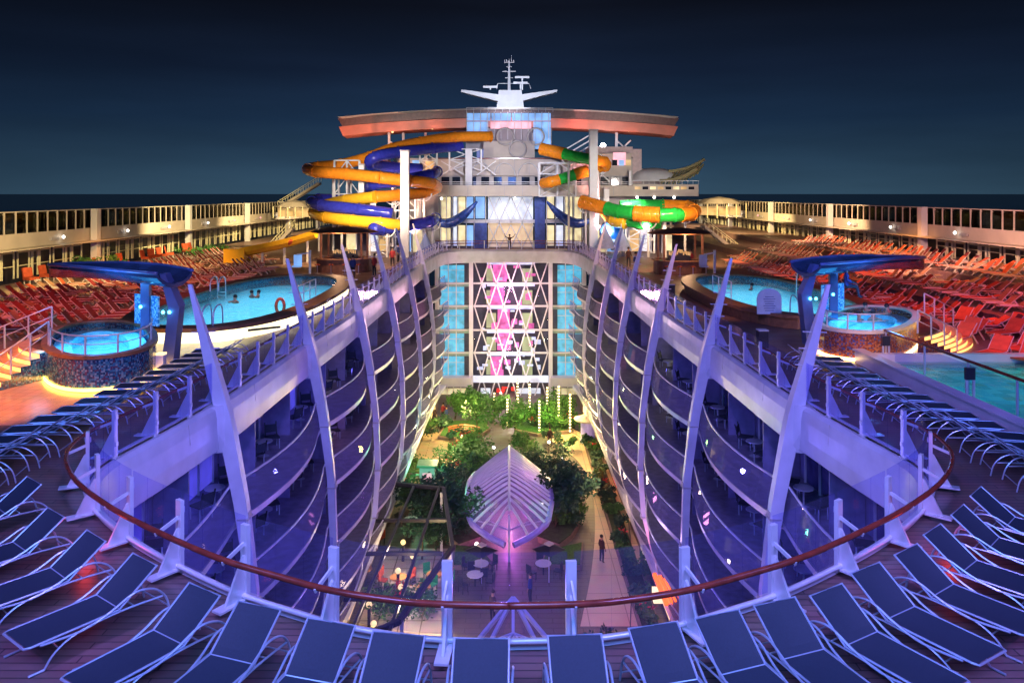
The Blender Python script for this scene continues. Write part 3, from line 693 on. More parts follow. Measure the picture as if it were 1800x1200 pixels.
slide('water_slide', 'green and orange ribbed tube water slide right of the deckhouse', [
    (M_org, True, [(952, 262, 90), (975, 267, 89), (993, 271, 88)]),
    (M_grn, False, [(993, 271, 88), (1020, 277, 87), (1045, 281, 86.5)]),
    (M_org, False, [(1045, 281, 86.5), (1062, 285, 87), (1064, 292, 88), (1045, 297, 89)]),
    (M_org, True, [(1034, 300, 89), (1020, 304, 89), (1010, 307, 89)]),
    (M_grn, False, [(1010, 307, 89), (995, 312, 89), (982, 316, 89)]),
    (M_org, False, [(982, 316, 89), (968, 320, 89), (955, 322, 90)]),
    (M_org, True, [(1022, 354, 84), (1045, 361, 83), (1068, 367, 82)])])
slide('water_slide', 'wide green loop of water slide ending in a yellow bend over the right bar', [
    (M_grn, False, [(1068, 367, 82), (1090, 372, 81), (1115, 374, 80)]), (M_org, True, [(1115, 375, 80), (1138, 377, 79.5), (1160, 378, 79)]),
    (M_grn, False, [(1160, 378, 79), (1185, 378, 79), (1195, 378, 79.5)]),
    (M_org, False, [(1195, 378, 79.5), (1214, 376, 81), (1220, 371, 83), (1208, 364, 85), (1165, 362, 86)]),
    (M_grn, False, [(1165, 362, 86), (1125, 362, 86), (1090, 364, 86)]),
    (M_yel, False, [(1068, 374, 84), (1080, 386, 82), (1100, 391, 81)]), (M_grn, False, [(1090, 384, 82), (1130, 391, 81), (1160, 390, 81)])], r=.72)
# steel scaffolds carrying the slides
for lab, x0, x1, y0, y1, Y in (('pink lit white steel scaffold tower carrying the left slides', 588, 632, 282, 400, 86), ('white steel scaffold tower behind the thick pillar', 690, 735, 300, 440, 90), ('white steel scaffold between the right slides and the pink pillar', 948, 1012, 286, 345, 91)):
    a, b = Q(x0, y1, Y), Q(x1, y0, Y); t = thing('scaffold_tower', lab, 'scaffold', (a.x, Y, a.z))
    for k in range(3):
        m = MB(); x = lerp(a.x, b.x, k/2)
        for yy in (Y, Y+2.2): m.bar((x, yy, a.z), (x, yy, b.z), .2)
        m.build('leg', M_white, t)
    m = MB(); nz_ = max(3, int((b.z-a.z)/1.5))
    for k in range(nz_+1):
        z = lerp(a.z, b.z, k/nz_); m.bar((a.x, Y, z), (b.x, Y, z), .13); m.bar((a.x, Y+2.2, z), (b.x, Y+2.2, z), .13)
        if k < nz_: z2 = lerp(a.z, b.z, (k+1)/nz_); m.bar((a.x, Y, z), ((a.x+b.x)/2, Y, z2), .1); m.bar((b.x, Y, z), ((a.x+b.x)/2, Y, z2), .1)
    m.build('brace', M_white, t)
# the open yellow flume on the left deck
t = thing('yellow_flume', 'open yellow flume slide running down to the left lounger deck', 'water slide', P(430, 455))
pl = cr([Q(425, 446, 70), Q(445, 441, 70), Q(480, 434, 71), Q(520, 424, 73), Q(556, 413, 75)], 8)
m = MB()
for a, b in zip(pl, pl[1:]):
    for j in range(6):
        u, v = math.pi*j/6, math.pi*(j+1)/6; f = lambda p, q: p+Vector((0, -1.0*math.cos(q), -.85*math.sin(q)+.5)); m.face([f(a, u), f(b, u), f(b, v), f(a, v)])
m.build('trough', M_yel, t, smooth=True)
m = MB(); m.box(pl[0]+Vector((-.3, 0, -.1)), (1.8, 2.4, 1.2)); m.build('runout', M_yel, t)
for k in (12, 20, 28): m = MB(); m.bar((pl[k].x, pl[k].y, 0), pl[k]+Vector((0, 0, -.3)), .18); m.build('leg', M_white, t)
m = MB(); m.ball(Q(508, 424, 72), .35, 8, 6); tag(m.build('beach_ball', M_slingo, loc=Q(508, 424, 72)), 'orange red float lying on the yellow flume', 'float')

# ---------------------------------------------------------------- outer window walls
for sg, sn in ((-1, 'left'), (1, 'right')):
    zt, zb1, zb0, zf = (5.1, 3.55, 2.5, .25) if sg < 0 else (5.25, 3.85, 2.85, 1.2)
    X = sg*36; t = thing('window_wall', 'two storey glazed outer wall with cream beam along the %s edge of the ship' % sn, 'wall', (X, 48, 0))
    m = MB(); m.span((X, 44, zb0), (X+sg*2, 158, zb1)); m.build('beam', M_wall, t)
    m = MB(); m.span((X-sg*1.2, 44, zb0-.08), (X, 158, zb0)); m.build('beam_lip', M_wall, t)
    m = MB(); m.span((X, 44, zt), (X+sg*.3, 158, zt+.07)); m.build('top_rail', M_wall, t)
    m = MB(); m.span((X+sg*.05, 44, zb1), (X+sg*.08, 158, zt)); m.build('upper_glass', glass('upper_glass_'+sn, (.35, .33, .25), .3), t)
    m = MB(); m.span((X+sg*2.0, 44, zf-1), (X+sg*2.2, 158, zb0)); m.build('lower_wall', M_dark, t)
    m = MB(); m.span((X+sg*2.4, 44, zb1), (X+sg*2.5, 158, zt-.3)); m.build('reflected_lounge', mat('night_glass_'+sn, (.05, .05, .035), .1, var=.9, vs=.6), t)
    m = MB(); k = 0
    y = 44.0
    while y < 158: m.bar((X-sg*.05, y, zb1), (X-sg*.05, y, zt+.05), .085); m.bar((X-sg*.05, y, zt-.1), (X+sg*1.0, y, zt-.35), .05); y += 1.32
    m.build('mullion', M_wall, t)
    for b in range(6):
        ya = 48.0+b*19.6
        m = MB(); m.bar((X-sg*.4, ya, zf-1.2), (X-sg*.4, ya, zt+.1), .55, .6); m.build('column', M_white, t)
        for d in range(4):                                     # french windows of the lower storey
            y0 = ya+.9+d*4.55; m = MB()
            for q in range(4): yy = y0+q*1.36; m.bar((X+sg*.3, yy, zf), (X+sg*.3, yy, zb0), .09)
            m.bar((X+sg*.3, y0, zb0-.35), (X+sg*.3, y0+4.1, zb0-.35), .09); m.bar((X+sg*.3, y0, zf+.9), (X+sg*.3, y0+4.1, zf+.9), .06)
            m.bar((X+sg*.26, y0+1.68, zf), (X+sg*.26, y0+1.68, zb0-.3), .13); m.bar((X+sg*.26, y0+2.42, zf), (X+sg*.26, y0+2.42, zb0-.3), .13)
            m.build('french_window', M_cream, t)
        for d in range(2):
            yy = ya+5+d*9; m = MB(); m.box((X-sg*.1, yy, (zb0+zb1)/2-.1), (.15, 1.1, .22)); m.build('lamp_housing', M_wallg, t)
            m = MB(); m.ball((X-sg*.3, yy+.9, (zb0+zb1)/2), .13, 6, 5); m.build('lamp', E_white if (b+d) % 3 else E_pink, t)
    for k in range(34):
        yy = 46+k*3.2; m = MB(); m.face([(X+sg*2.3, yy, zb1+.1), (X+sg*2.3, yy+2.2, zb1+.1), (X+sg*2.3, yy+2.2, zt-.35), (X+sg*2.3, yy, zt-.35)]); m.build('lounge_bay', (E_dimA, E_dimB, E_dimA, E_dimC, E_dimB)[(k*7+(sg > 0)*3) % 5], t)
    m = MB()                                                   # glints of the far lounge behind the upper windows
    for k in range(60): yy = 46+k*1.7+random.random(); m.box((X+sg*2.2, yy, zt-.4-random.random()*.5), (.05, .12+.2*random.random(), .07))
    m.build('ceiling_lamp', E_room, t)
# raised lounger terraces on the right
for i_, (x0, x1, z) in enumerate(((23.6, 29.5, .6), (29.5, 37.5, 1.2))):
    m = MB(); m.span((x0, 30, 0.002), (x1, 140, z)); struct(m.build('terrace_deck', M_deck))

# ---------------------------------------------------------------- loungers
def lounger_master(sling, label, group):
    t = thing('sun_lounger', label, 'sun lounger', (0, 0, 0), group)
    m = MB()
    def sag(f, nu=8, nv=6, d=.035):
        for j in range(nv): m.strip([f(i/nu, j/nv, d) for i in range(nu+1)], [f(i/nu, (j+1)/nv, d) for i in range(nu+1)])
    sag(lambda u, v, d: Vector((-.335+.67*u, -.95+1.25*v, .385-d*math.sin(math.pi*u)*math.sin(math.pi*min(1, v*1.0))**.5)))
    m.build('seat', sling, t, local=True, smooth=True)
    bt = (.88, .80); m = MB()
    sag(lambda u, v, d: Vector((-.335+.67*u, .31+(bt[0]-.31)*v+d*.6*math.sin(math.pi*u)*math.sin(math.pi*v)**.5, .39+(bt[1]+.01-.39)*v-d*.7*math.sin(math.pi*u)*math.sin(math.pi*v)**.5)), d=.03)
    bk = m.build('backrest', sling, t, local=True, smooth=True)
    m = MB(); r = .017
    m.tube([(-.35, .31, .39), (-.35, bt[0], bt[1]+.01), (.35, bt[0], bt[1]+.01), (.35, .31, .39)], r, 6); m.tube([(-.35, .31, .385), (.35, .31, .385)], .010, 5)
    m.build('backrest_frame', M_frame, bk, local=True)
    m = MB(); m.tube([(-.35, .31, .38), (-.35, -.90, .38), (-.32, -.98, .38), (.32, -.98, .38), (.35, -.90, .38), (.35, .31, .38)], r, 6)
    m.build('seat_frame', M_frame, t, local=True)
    for s in (-1, 1):
        m = MB(); x = s*.385
        m.tube(cr([(x, -.80, .37), (x, -.25, .33), (x, .15, .42), (x*1.04, .50, .56), (x*1.04, .80, .50), (x, 1.0, .30), (x, 1.08, .02)], 4), r, 6)
        m.build('arm_rail', M_frame, t, local=True)
        m = MB(); m.tube(cr([(x, -.75, .02), (x, -.60, .20), (x, -.30, .33), (x, .30, .37), (x, .95, .33)], 4), r*.9, 6); m.tube([(x, -.75, .02), (x, -.95, .02)], r, 6)
        m.build('leg', M_frame, t, local=True)
    m = MB(); m.tube([(-.38, 1.04, .15), (.38, 1.04, .15)], .012, 5); m.tube([(-.38, -.55, .22), (.38, -.55, .22)], .012, 5); m.tube([(-.38, .5, .37), (.38, .5, .37)], .012, 5)
    m.build('cross_bar', M_frame, t, local=True)
    return reg(t)
G1 = 'blue sun loungers fanned round the near end of the well'
master = lounger_master(M_slingb, '', G1); used = [False]
def put(p, rz, label, group):
    if not used[0]: o = master; used[0] = True; o.location = p; o.rotation_euler = (0, 0, rz)
    else: o = copy_tree(master, None, p, rz)
    o['label'] = label; o['group'] = group; return o
TOPS = [((43, 835), (78, 855)), ((82, 891), (116, 911)), ((150, 930), (189, 954)), ((231, 971), (279, 996)), ((332, 1024), (388, 1048)), ((420, 1057), (493, 1072)), ((543, 1087), (623, 1100)),
        ((658, 1110), (745, 1118)), ((802, 1122), (892, 1123)), ((965, 1118), (1055, 1115)), ((1107, 1105), (1188, 1093)), ((1222, 1088), (1297, 1072)), ((1327, 1065), (1395, 1050)),
        ((1423, 1048), (1480, 1026)), ((1494, 1009), (1547, 988)), ((1570, 977), (1614, 955)), ((1620, 943), (1656, 919)), ((1668, 909), (1697, 884)), ((1701, 876), (1728, 852))]
for i, (a, b) in enumerate(TOPS):
    A, B = P(a[0], a[1], .80), P(b[0], b[1], .80); d = B-A; ang = math.atan2(d.y, d.x); mid = (A+B)/2
    hd = Vector((-math.sin(ang), math.cos(ang), 0)); p = mid-hd*.88; p.z = 0.0
    put(p, ang, 'navy blue sling sun lounger, %s from the left in the curved foreground row' % ordw(i), G1)
# side rows, heads toward the railing
for sg, sn, Y0, n in ((-1, 'left', 15.9, 17), (1, 'right', 17.2, 14)):
    for k in range(n):
        Y = Y0+k*.92
        if sg < 0 and k == 0: continue
        x = sg*(interp([(15, 9.8), (17, 10.6), (19, 10.7), (23, 10.2), (26, 9.9), (35, 9.6)], Y)+1.55)
        rz = R(90)*sg+random.uniform(-.04, .04)+ (R(-14) if sg < 0 else R(14))*(1 if k < 4 else .5)*(-1)
        put(Vector((x, Y, 0)), rz, 'blue sun lounger beside the %s railing of the well, %s from the near end' % (sn, ordw(k)), 'blue sun loungers along the %s railing' % sn)
# distant loungers: one light mesh each
def far_mesh(sling, by=.86, bz=.86, towel=False):
    m = MB(); m.cur = 0
    m.hexa([(-.33, -.95, .30), (.33, -.95, .30), (.33, .30, .30), (-.33, .30, .30), (-.33, -.95, .36), (.33, -.95, .36), (.33, .30, .36), (-.33, .30, .36)])
    m.hexa([(-.33, .31, .32), (.33, .31, .32), (.33, by, bz), (-.33, by, bz), (-.33, .28, .38), (.33, .28, .38), (.33, by-.04, bz+.04), (-.33, by-.04, bz+.04)])
    m.cur = 1
    if towel: m.box((.02, -.35, .385), (.5, .8, .05)); m.box((0, by-.1, bz+.02), (.5, .22, .08))
    for s in (-1, 1):
        m.bar((s*.355, -.95, .35), (s*.355, .3, .35), .028); m.bar((s*.355, .3, .35), (s*.355, by, bz+.04), .028)
        m.bar((s*.36, -.6, 0), (s*.36, -.3, .34), .05); m.bar((s*.36, .9, 0), (s*.36, .45, .5), .05)
    return m
fm = {}
for nm, mt in (('red', M_slingr), ('orange', M_slingo), ('brown', M_slingt)):
    for vi, (by_, bz_, tw) in enumerate(((.86, .86, False), (.80, .95, False), (.94, .72, False), (1.03, .45, False), (.86, .86, True))):
        o = far_mesh(mt, by_, bz_, tw).build('sun_lounger', [mt, M_framed]); fm[nm, vi] = o.data; bpy.data.objects.remove(o)
spots = []
rows_l = [(-20.2, 34, 66), (-22.6, 35, 74), (-25.0, 39, 78), (-27.4, 43, 80), (-29.8, 47, 84)]
rows_r = [(20.8, 40, 74), (22.6, 36, 78), (25.2, 39, 80), (27.7, 43, 82), (30.6, 47, 84), (33.2, 51, 86)]
for side_, rws in ((-1, rows_l), (1, rows_r)):
    for ri, (x, ya, yb) in enumerate(rws):
        y = ya; k = 0
        while y < yb:
            if side_ < 0: c = random.choice(('brown', 'brown', 'orange')) if ri == 4 and y < 66 else random.choice(('red', 'red', 'red', 'brown')); z = 0
            else: c = random.choice(('orange', 'orange', 'red')) if ri in (5, 0, 1) else random.choice(('brown', 'brown', 'orange')); z = 0 if x < 23.6 else .6 if x < 29.5 else 1.2
            if k % 9 == 8: y += 1.3; k += 1; continue
            spots.append((y+abs(x)*.3, side_, ri, k, x+random.uniform(-.1, .1), y, z, c)); y += 1.02; k += 1
spots.sort()
for n_, (_, s, ri, k, x, y, z, c) in enumerate(spots[:250]):
    o = bpy.data.objects.new('sun_lounger', fm[c, random.choice((0, 0, 0, 1, 1, 2, 2, 3, 4))]); C.objects.link(o); o.location = (x, y, z+.003); o.rotation_euler = (0, 0, R(90)*(1 if s < 0 else -1)-R(14)*s+random.uniform(-.06, .06))
    tag(o, '%s tinted lounger, %s deck, %s row from pool, %s from near end' % (c, 'left' if s < 0 else 'right', ordw(ri), ordw(k)), 'sun lounger', '%s sun loungers in rows on the %s deck' % (c, 'left' if s < 0 else 'right'))
m = MB()
for (_, s, ri, k, x, y, z, c) in spots[250:]:
    g = far_mesh(None); M = Matrix.Translation((x, y, z+.003)) @ Matrix.Rotation(R(90)*(1 if s < 0 else -1)-R(14)*s, 4, 'Z')
    b = len(m.v); m.v += [M@v for v in g.v]; ci = 0 if c != 'orange' else 2
    for f, mi in zip(g.f, g.m): m.f.append([b+i for i in f]); m.m.append(ci if mi == 0 else 1)
if m.v: o = m.build('far_loungers', [M_slingr, M_framed, M_slingo]); tag(o, 'distant red and orange tinted sun loungers packed at the far ends of the side decks', 'sun loungers', None, 'stuff')

# ---------------------------------------------------------------- pools
def outline(c, a, b, rz=0, e=2.6, n=40):
    o = []
    for k in range(n):
        t = 2*math.pi*k/n; ct, st = math.cos(t), math.sin(t)
        x = a*math.copysign(abs(ct)**(2/e), ct); y = b*math.copysign(abs(st)**(2/e), st)
        o.append(Vector((c[0]+x*math.cos(rz)-y*math.sin(rz), c[1]+x*math.sin(rz)+y*math.cos(rz), 0)))
    return o
def ringwall(m, O, I, z0, z1):                   # solid ring between two outlines
    n = len(O); b = len(m.v)
    for pts, z in ((O, z0), (O, z1), (I, z1), (I, z0)): m.v += [Vector((p.x, p.y, z)) for p in pts]
    for j in range(4):
        for k in range(n): m.addf(b, (j*n+k, j*n+(k+1)%n, ((j+1)%4)*n+(k+1)%n, ((j+1)%4)*n+k))
def watermat(name, tint, bump, s):
    m = glass(name, tint, .12, .03, .8); n = m.node_tree
    tcn = n.nodes.new('ShaderNodeTexCoord'); nz = n.nodes.new('ShaderNodeTexNoise'); nz.inputs['Scale'].default_value = s; nz.inputs['Detail'].default_value = 3
    n.links.new(tcn.outputs['Object'], nz.inputs['Vector']); bp = n.nodes.new('ShaderNodeBump'); bp.inputs['Strength'].default_value = bump; bp.inputs['Distance'].default_value = .1
    n.links.new(nz.outputs['Fac'], bp.inputs['Height'])
    for x in n.nodes:
        if x.type in ('BSDF_GLOSSY', 'LAYER_WEIGHT'): n.links.new(bp.outputs[0], x.inputs['Normal'])
    return m
M_water = watermat('pool_water', (.55, .90, 1.0), .5, 2.2)
M_basin = mosaic('pool_tiles', [(.30, .60, .74), (.36, .68, .80), (.26, .58, .72), (.42, .72, .84)], 6)
M_mosb = mosaic('blue_mosaic', [(.01, .04, .09), (.05, .17, .24), (.02, .06, .13), (.16, .26, .30), (.08, .04, .08), (.03, .14, .24)], 17)
M_moso = mosaic('orange_mosaic', [(.30, .07, .03), (.50, .20, .08), (.10, .12, .22), (.40, .12, .05), (.18, .06, .05)], 17)
def tube_rail(pts_, h, parent, posts=None, mt=M_post, r=.028, nm='handrail'):
    m = MB(); m.tube([p+Vector((0, 0, h)) for p in pts_], r, 6); m.tube([p+Vector((0, 0, h*.55)) for p in pts_], r*.6, 5); m.build(nm, mt, parent, smooth=True)
    for p in (posts or pts_): m = MB(); m.bar(p, p+Vector((0, 0, h)), r*1.7); m.build('post', mt, parent)
for sg, lab, c, a, b, wall in ((-1, 'left swimming pool with bright yellow glowing outer wall', (-14.5, 45.2), 3.6, 10.6, E_band), (1, 'right swimming pool with dark wooden outer wall', (15.4, 47.0), 3.3, 9.2, M_wood)):
    t = thing('swimming_pool', lab, 'pool', (c[0], c[1], 0))
    O = outline(c, a+.75, b+.75); W = outline(c, a, b); m = MB()
    m.face([(p.x, p.y, .06) for p in W]); m.build('basin_floor', M_basin, t)
    m = MB(); ringwall(m, W, outline(c, a-.05, b-.05), .03, .60); m.build('basin_side', M_mosb, t)
    m = MB(); ringwall(m, O, outline(c, a+.5, b+.5), .02, .52); m.build('outer_wall', wall, t)
    m = MB(); ringwall(m, outline(c, a+.95, b+.95), outline(c, a-.02, b-.02), .525, .70); m.build('coping', M_wood, t)
    m = MB(); m.face([(p.x, p.y, .58) for p in outline(c, a-.03, b-.03)]); m.build('water', M_water, t)
    al = area('pool_lamp', (c[0], c[1], .54), (c[0], c[1], 0), a*1.7, 560 if sg < 0 else 470, (.30, .78, 1.0), b*1.8)
    if sg < 0:
        m = MB(); m.box((c[0]+3.4, 35.6, .38), (1.5, .06, .1), R(38)); m.build('vent_slot', M_dark, t)
    # chrome ladders
    for k, (x, y) in enumerate(((c[0]+sg*-1.2, c[1]-b+.6), (c[0]+sg*3.0, c[1]+2))):
        m = MB()
        for dx in (-.25, .25): m.tube(cr([(x+dx, y+.6, .1), (x+dx, y+.5, 1.3), (x+dx, y, 1.5), (x+dx, y-.5, 1.3), (x+dx, y-.6, .7)], 4), .035, 6)
        for z in (.3, .5): m.bar((x-.25, y+.58, z), (x+.25, y+.58, z), .05)
        m.build('ladder', M_post, t)
    xr = c[0]-sg*(a-.1)
    tube_rail([Vector((xr-sg*.0, c[1]-b*.42+k*1.3, .70)) for k in range(4)], .95, t)
sgn = thing('pool_notice', 'white arched pool notice board at the near end of the right pool', 'sign', P(1352, 556, .7))
bl = Q(1331, 552, 38.2); tr = Q(1374, 507, 38.2); m = MB(); wv = (tr.x-bl.x)/2; cx = (tr.x+bl.x)/2
poly = [(cx-wv, bl.z), (cx+wv, bl.z), (cx+wv, tr.z-wv*.8)]+[(cx+wv*math.cos(k*math.pi/8), tr.z-wv*.8+wv*.8*math.sin(k*math.pi/8)) for k in range(1, 8)]+[(cx-wv, tr.z-wv*.8)]
b0 = len(m.v); n = len(poly); m.v += [Vector((x, 38.2, z)) for x, z in poly]+[Vector((x, 38.28, z)) for x, z in poly]
m.addf(b0, list(range(n))); m.addf(b0, list(range(2*n-1, n-1, -1)))
for i in range(n): m.addf(b0, ((i+1) % n, i, n+i, n+(i+1) % n))
m.build('board', mat('notice_board', (.45, .55, .70), .4), sgn)
m = MB()
for k in range(7): z = bl.z+.18+k*.11; wl = wv*(.55+.2*((k*7) % 3)/2); m.box((cx, 38.19, z), (wl*1.3, .01, .035))
m.build('small_print', mat('notice_ink', (.08, .14, .28), .5), sgn)
m = MB(); m.bar((cx-wv*.7, 38.25, bl.z), (cx-wv*.7, 38.25, .70), .05); m.bar((cx+wv*.7, 38.25, bl.z), (cx+wv*.7, 38.25, .70), .05); m.build('leg', M_post, sgn)
# life ring on the left pool rail
lc = Q(492, 538, 41.5); m = MB(); m.tube([lc+Vector((.18*math.cos(a_)*1.2, .05, .38*math.sin(a_))) for a_ in [k*math.pi/10 for k in range(21)]], .085, 8)
tag(m.build('life_ring', mat('ring_red', (.6, .06, .02), .5), loc=lc), 'red life ring hanging on the rail of the left pool', 'life ring')
for px, py, lab in ((545, 488, 'pale blue pool lift seat at the far end of the left pool'), (1256, 488, 'white pool lift post at the far edge of the right pool')):
    p = P(px, py, .1); p.z = 0; t = thing('pool_lift', lab, 'pool lift', p)
    m = MB(); m.bar(p, p+Vector((0, 0, 2.2)), .16); m.bar(p+Vector((0, 0, 2.0)), p+Vector((-.9, -.4, 1.9)), .1); m.build('arm', M_white, t)
    m = MB(); m.box(p+Vector((-.9, -.4, 1.0)), (.6, .5, .12)); m.box(p+Vector((-.9, -.1, 1.4)), (.6, .1, .9)); m.build('seat', E_blue2 if px < 900 else M_white, t)

M_trd = mat('step_stone', (.62, .36, .18), .4, var=.2)
# ---------------------------------------------------------------- hot tubs, steps, canopies
for sg, sn, c, mos in ((-1, 'left', (-15.3, 29.4), M_mosb), (1, 'right', (15.5, 33.9), M_moso)):
    rz = -sg*R(30 if sg < 0 else 35); a, b = 1.85, 4.15
    t = thing('hot_tub', 'raised oval hot tub in %s mosaic on the %s deck' % ('blue' if sg < 0 else 'orange lit', sn), 'hot tub', (c[0], c[1], 0))
    O = outline(c, a, b, rz, 2.3); m = MB(); ringwall(m, O, outline(c, a-.2, b-.2, rz, 2.3), .01, 1.08); m.build('wall', mos, t)
    m = MB(); ringwall(m, outline(c, a+.06, b+.06, rz, 2.3), outline(c, a-.26, b-.26, rz, 2.3), 1.085, 1.20); m.build('rim', M_wood if sg < 0 else M_cream, t)
    m = MB(); m.face([(p.x, p.y, .55) for p in outline(c, a-.3, b-.3, rz, 2.3)]); ringwall(m, outline(c, a-.3, b-.3, rz, 2.3), outline(c, a-.9, b-.9, rz, 2.3), .56, .85); m.build('bench', M_basin, t)
    m = MB(); m.face([(p.x, p.y, 1.14) for p in outline(c, a-.24, b-.24, rz, 2.3)]); m.build('water', M_water, t)
    area('tub_lamp', (c[0], c[1], 1.06), (c[0], c[1], 0), 2.8, 190, (.14, .55, 1.0), 5)
    pr = outline(c, a-.15, b-.15, rz, 2.3)
    k0 = 22 if sg < 0 else 18
    seg = [Vector((p.x, p.y, 1.2)) for p in [pr[(k0+k) % 40] for k in range(18)]]
    tube_rail(seg, .62, t, seg[::3])
    m = MB(); ringwall(m, outline(c, a+.05, b+.05, rz, 2.3), outline(c, a+.005, b+.005, rz, 2.3), .03, .13); m.build('light_strip', emat('amber_strip_'+sn, (1, .48, .05) if sg < 0 else (1, .6, .2), 15, .1), t)
    # curved glowing steps
    stp = thing('tub_steps', 'curved glowing amber steps climbing to the %s hot tub' % sn, 'steps', (c[0]+sg*1.0, c[1]-2.7, 0))
    def curve(k):
        if sg < 0: S0, E0, bend = Vector((-16.15-.12*k, 27.55-.33*k, 0)), Vector((-18.4-.38*k, 31.0-.14*k, 0)), Vector((-.83, -.55, 0))
        else: S0, E0, bend = Vector((15.7+.40*k, 30.2+.26*k, 0)), Vector((18.9+.42*k, 35.1+.36*k, 0)), Vector((.83, -.55, 0))
        return [S0.lerp(E0, j/10)+bend*(.85*math.sin(math.pi*(.12+.88*j/10))-.3) for j in range(11)]
    up = lambda L_, z: [p+Vector((0, 0, z)) for p in L_]
    for k in range(1, 7):
        z1 = 1.12-.165*k; A = curve(k); B = curve(k-1)
        m = MB(); m.strip(up(A, z1), up(B, z1)); m.strip(up(A, z1-.03), up(A, z1)); m.build('tread', M_trd, stp)
        m = MB(); m.strip(up(A, z1-.165), up(A, z1-.032)); m.build('riser', E_step, stp)
        m = MB(); m.face([A[0]+Vector((0, 0, .01)), B[0]+Vector((0, 0, .01)), B[0]+Vector((0, 0, z1)), A[0]+Vector((0, 0, z1))]); m.build('side_panel', mos, stp)
    for e_ in (0, 10):
        ps = [curve(k)[e_]+Vector((0, 0, 1.12-.165*k)) for k in (6, 4, 2, 0)]
        tube_rail(ps, .9, stp)
    # canopy
    base = Vector((sg*12.95, 30.0 if sg < 0 else 33.8, 0)); tipz = 3.55; L = 9.2
    dr = Vector((-.84, .55, 0)) if sg < 0 else Vector((.84, .55, 0)); nr = Vector((dr.y, -dr.x, 0))
    cn = thing('shade_canopy', 'blue leaf shaped steel canopy cantilevered over the %s hot tub' % sn, 'canopy', base)
    m = MB(); 
    for q0, q1, w0, w1 in ((base, base+Vector((sg*-.25, 0, 2.2)), .44, .42), (base+Vector((sg*-.25, 0, 2.2)), base+Vector((sg*.2, 0, 3.45)), .42, .2)):
        m.hexa([q0+Vector((x*w0, y*.3, 0)) for x, y in ((-.5,-1),(.5,-1),(.5,1),(-.5,1))]+[q1+Vector((x*w1, y*.25, 0)) for x, y in ((-.5,-1),(.5,-1),(.5,1),(-.5,1))])
    m.build('column', M_bladec, cn)
    b2 = base+dr*1.9+Vector((0, .4, 0)); m = MB(); m.bar(b2, b2+Vector((0, 0, 3.1)), .34, .22); m.build('column', M_bladec, cn)
    m = MB(); N = 20; secs = []
    for k in range(N+1):
        u = k/N; wd = 1.15*math.sin(math.pi*min(1, (.16+u*.84)))**.7*(1-.15*u)+.05; cz = 3.2-.28*u+.12*math.sin(math.pi*u); ctr = base+dr*(L*u-.3)
        secs.append([ctr+nr*(wd*v)+Vector((0, 0, cz+.42*(abs(v)**2.2)-.12*(1-u))) for v in (-1, -.8, -.45, 0, .45, .8, 1)])
    for a_, b_ in zip(secs, secs[1:]): m.strip(a_, b_)
    for a_, b_ in zip(secs, secs[1:]): m.strip([p-Vector((0, 0, .16)) for p in b_], [p-Vector((0, 0, .16)) for p in a_])
    for e_ in (0, 6):
        m.strip([s_[e_]-Vector((0, 0, .16)) for s_ in secs], [s_[e_] for s_ in secs])
    m.strip([p-Vector((0, 0, .16)) for p in secs[0]], secs[0])
    m.build('blade', M_blade, cn, smooth=True)
    m = MB(); m.tube([s_[0]+Vector((0, 0, .02)) for s_ in secs]+[s_[6]+Vector((0, 0, .02)) for s_ in reversed(secs)], .07, 6); m.build('edge_tube', M_bladec, cn, smooth=True)
    for lp_ in (base+Vector((-.12, -.36, 2.02)), base+Vector((.12, -.36, 2.02)), b2+Vector((-.1, -.25, 2.0))): m = MB(); m.ball(lp_, .07, 6, 5); m.build('lamp', E_cyan, cn)
    point('canopy_lamp', base+Vector((sg*2.5, -.6, 2.9)), 140, (.08, .35, 1.0), .2)
    area('canopy_lamp', base+dr*4+Vector((0, -1.5, 6.5)), base+dr*4+Vector((0, 0, 3)), 2, 110, (.16, .32, 1.0))
    bp_ = P(283, 652) if sg < 0 else P(1431, 622); bt = thing('bollard_light', 'short white lit bollard at the foot of the %s blue column' % sn, 'bollard', bp_)
    m = MB(); m.box(bp_+Vector((0, 0, .3)), (.28, .28, .6)); m.build('body', M_white, bt); m = MB(); m.box(bp_+Vector((0, 0, .64)), (.3, .3, .06)); m.build('cap', E_warm, bt)
    scr = thing('mosaic_screen', 'glittering blue glass screen at the head of the %s hot tub' % sn, 'screen', base+dr*2.4)
    m = MB(); s0 = base+dr*1.2+Vector((0, .6, 1.21)); m.bar(s0+Vector((0, 0, .6)), s0+dr*1.6+Vector((0, 0, .6)), .08, 1.2); m.build('panel', mosaic('screen_glass', [(.02, .18, .5), (.1, .4, .8), (.03, .25, .6), (.2, .6, .9)], 14, .35), scr)

# splash pool and low wall on the right
sp = thing('splash_pool', 'turquoise lit splash pool behind the low violet wall', 'pool', (16.5, 24, 0))
m = MB(); m.span((13.7, 20.2, .02), (20.2, 29.4, .10)); m.build('floor', mosaic('splash_tiles', [(.10, .42, .40), (.20, .62, .58), (.30, .40, .30), (.12, .50, .52), (.45, .60, .50)], 2.2), sp)
m = MB(); m.face([(13.7, 20.2, .2), (20.2, 20.2, .2), (20.2, 29.4, .2), (13.7, 29.4, .2)]); m.build('water', M_water, sp)
spot('splash_lamp', (17, 24, 6), (17.5, 25.5, 0), 75, 650, (.30, 1.0, .88)); area('splash_glow', (17, 24.8, .17), (17, 24.8, 0), 6, 34, (.2, 1, .8), 8)
lw_ = thing('low_wall', 'long low violet wall in front of the splash pool', 'wall', (13.5, 25, 0)); m = MB(); m.span((13.3, 18.5, .0), (13.62, 30.2, .46)); m.span((13.25, 18.4, .46), (13.67, 30.3, .52)); m.build('body', M_rib, lw_)
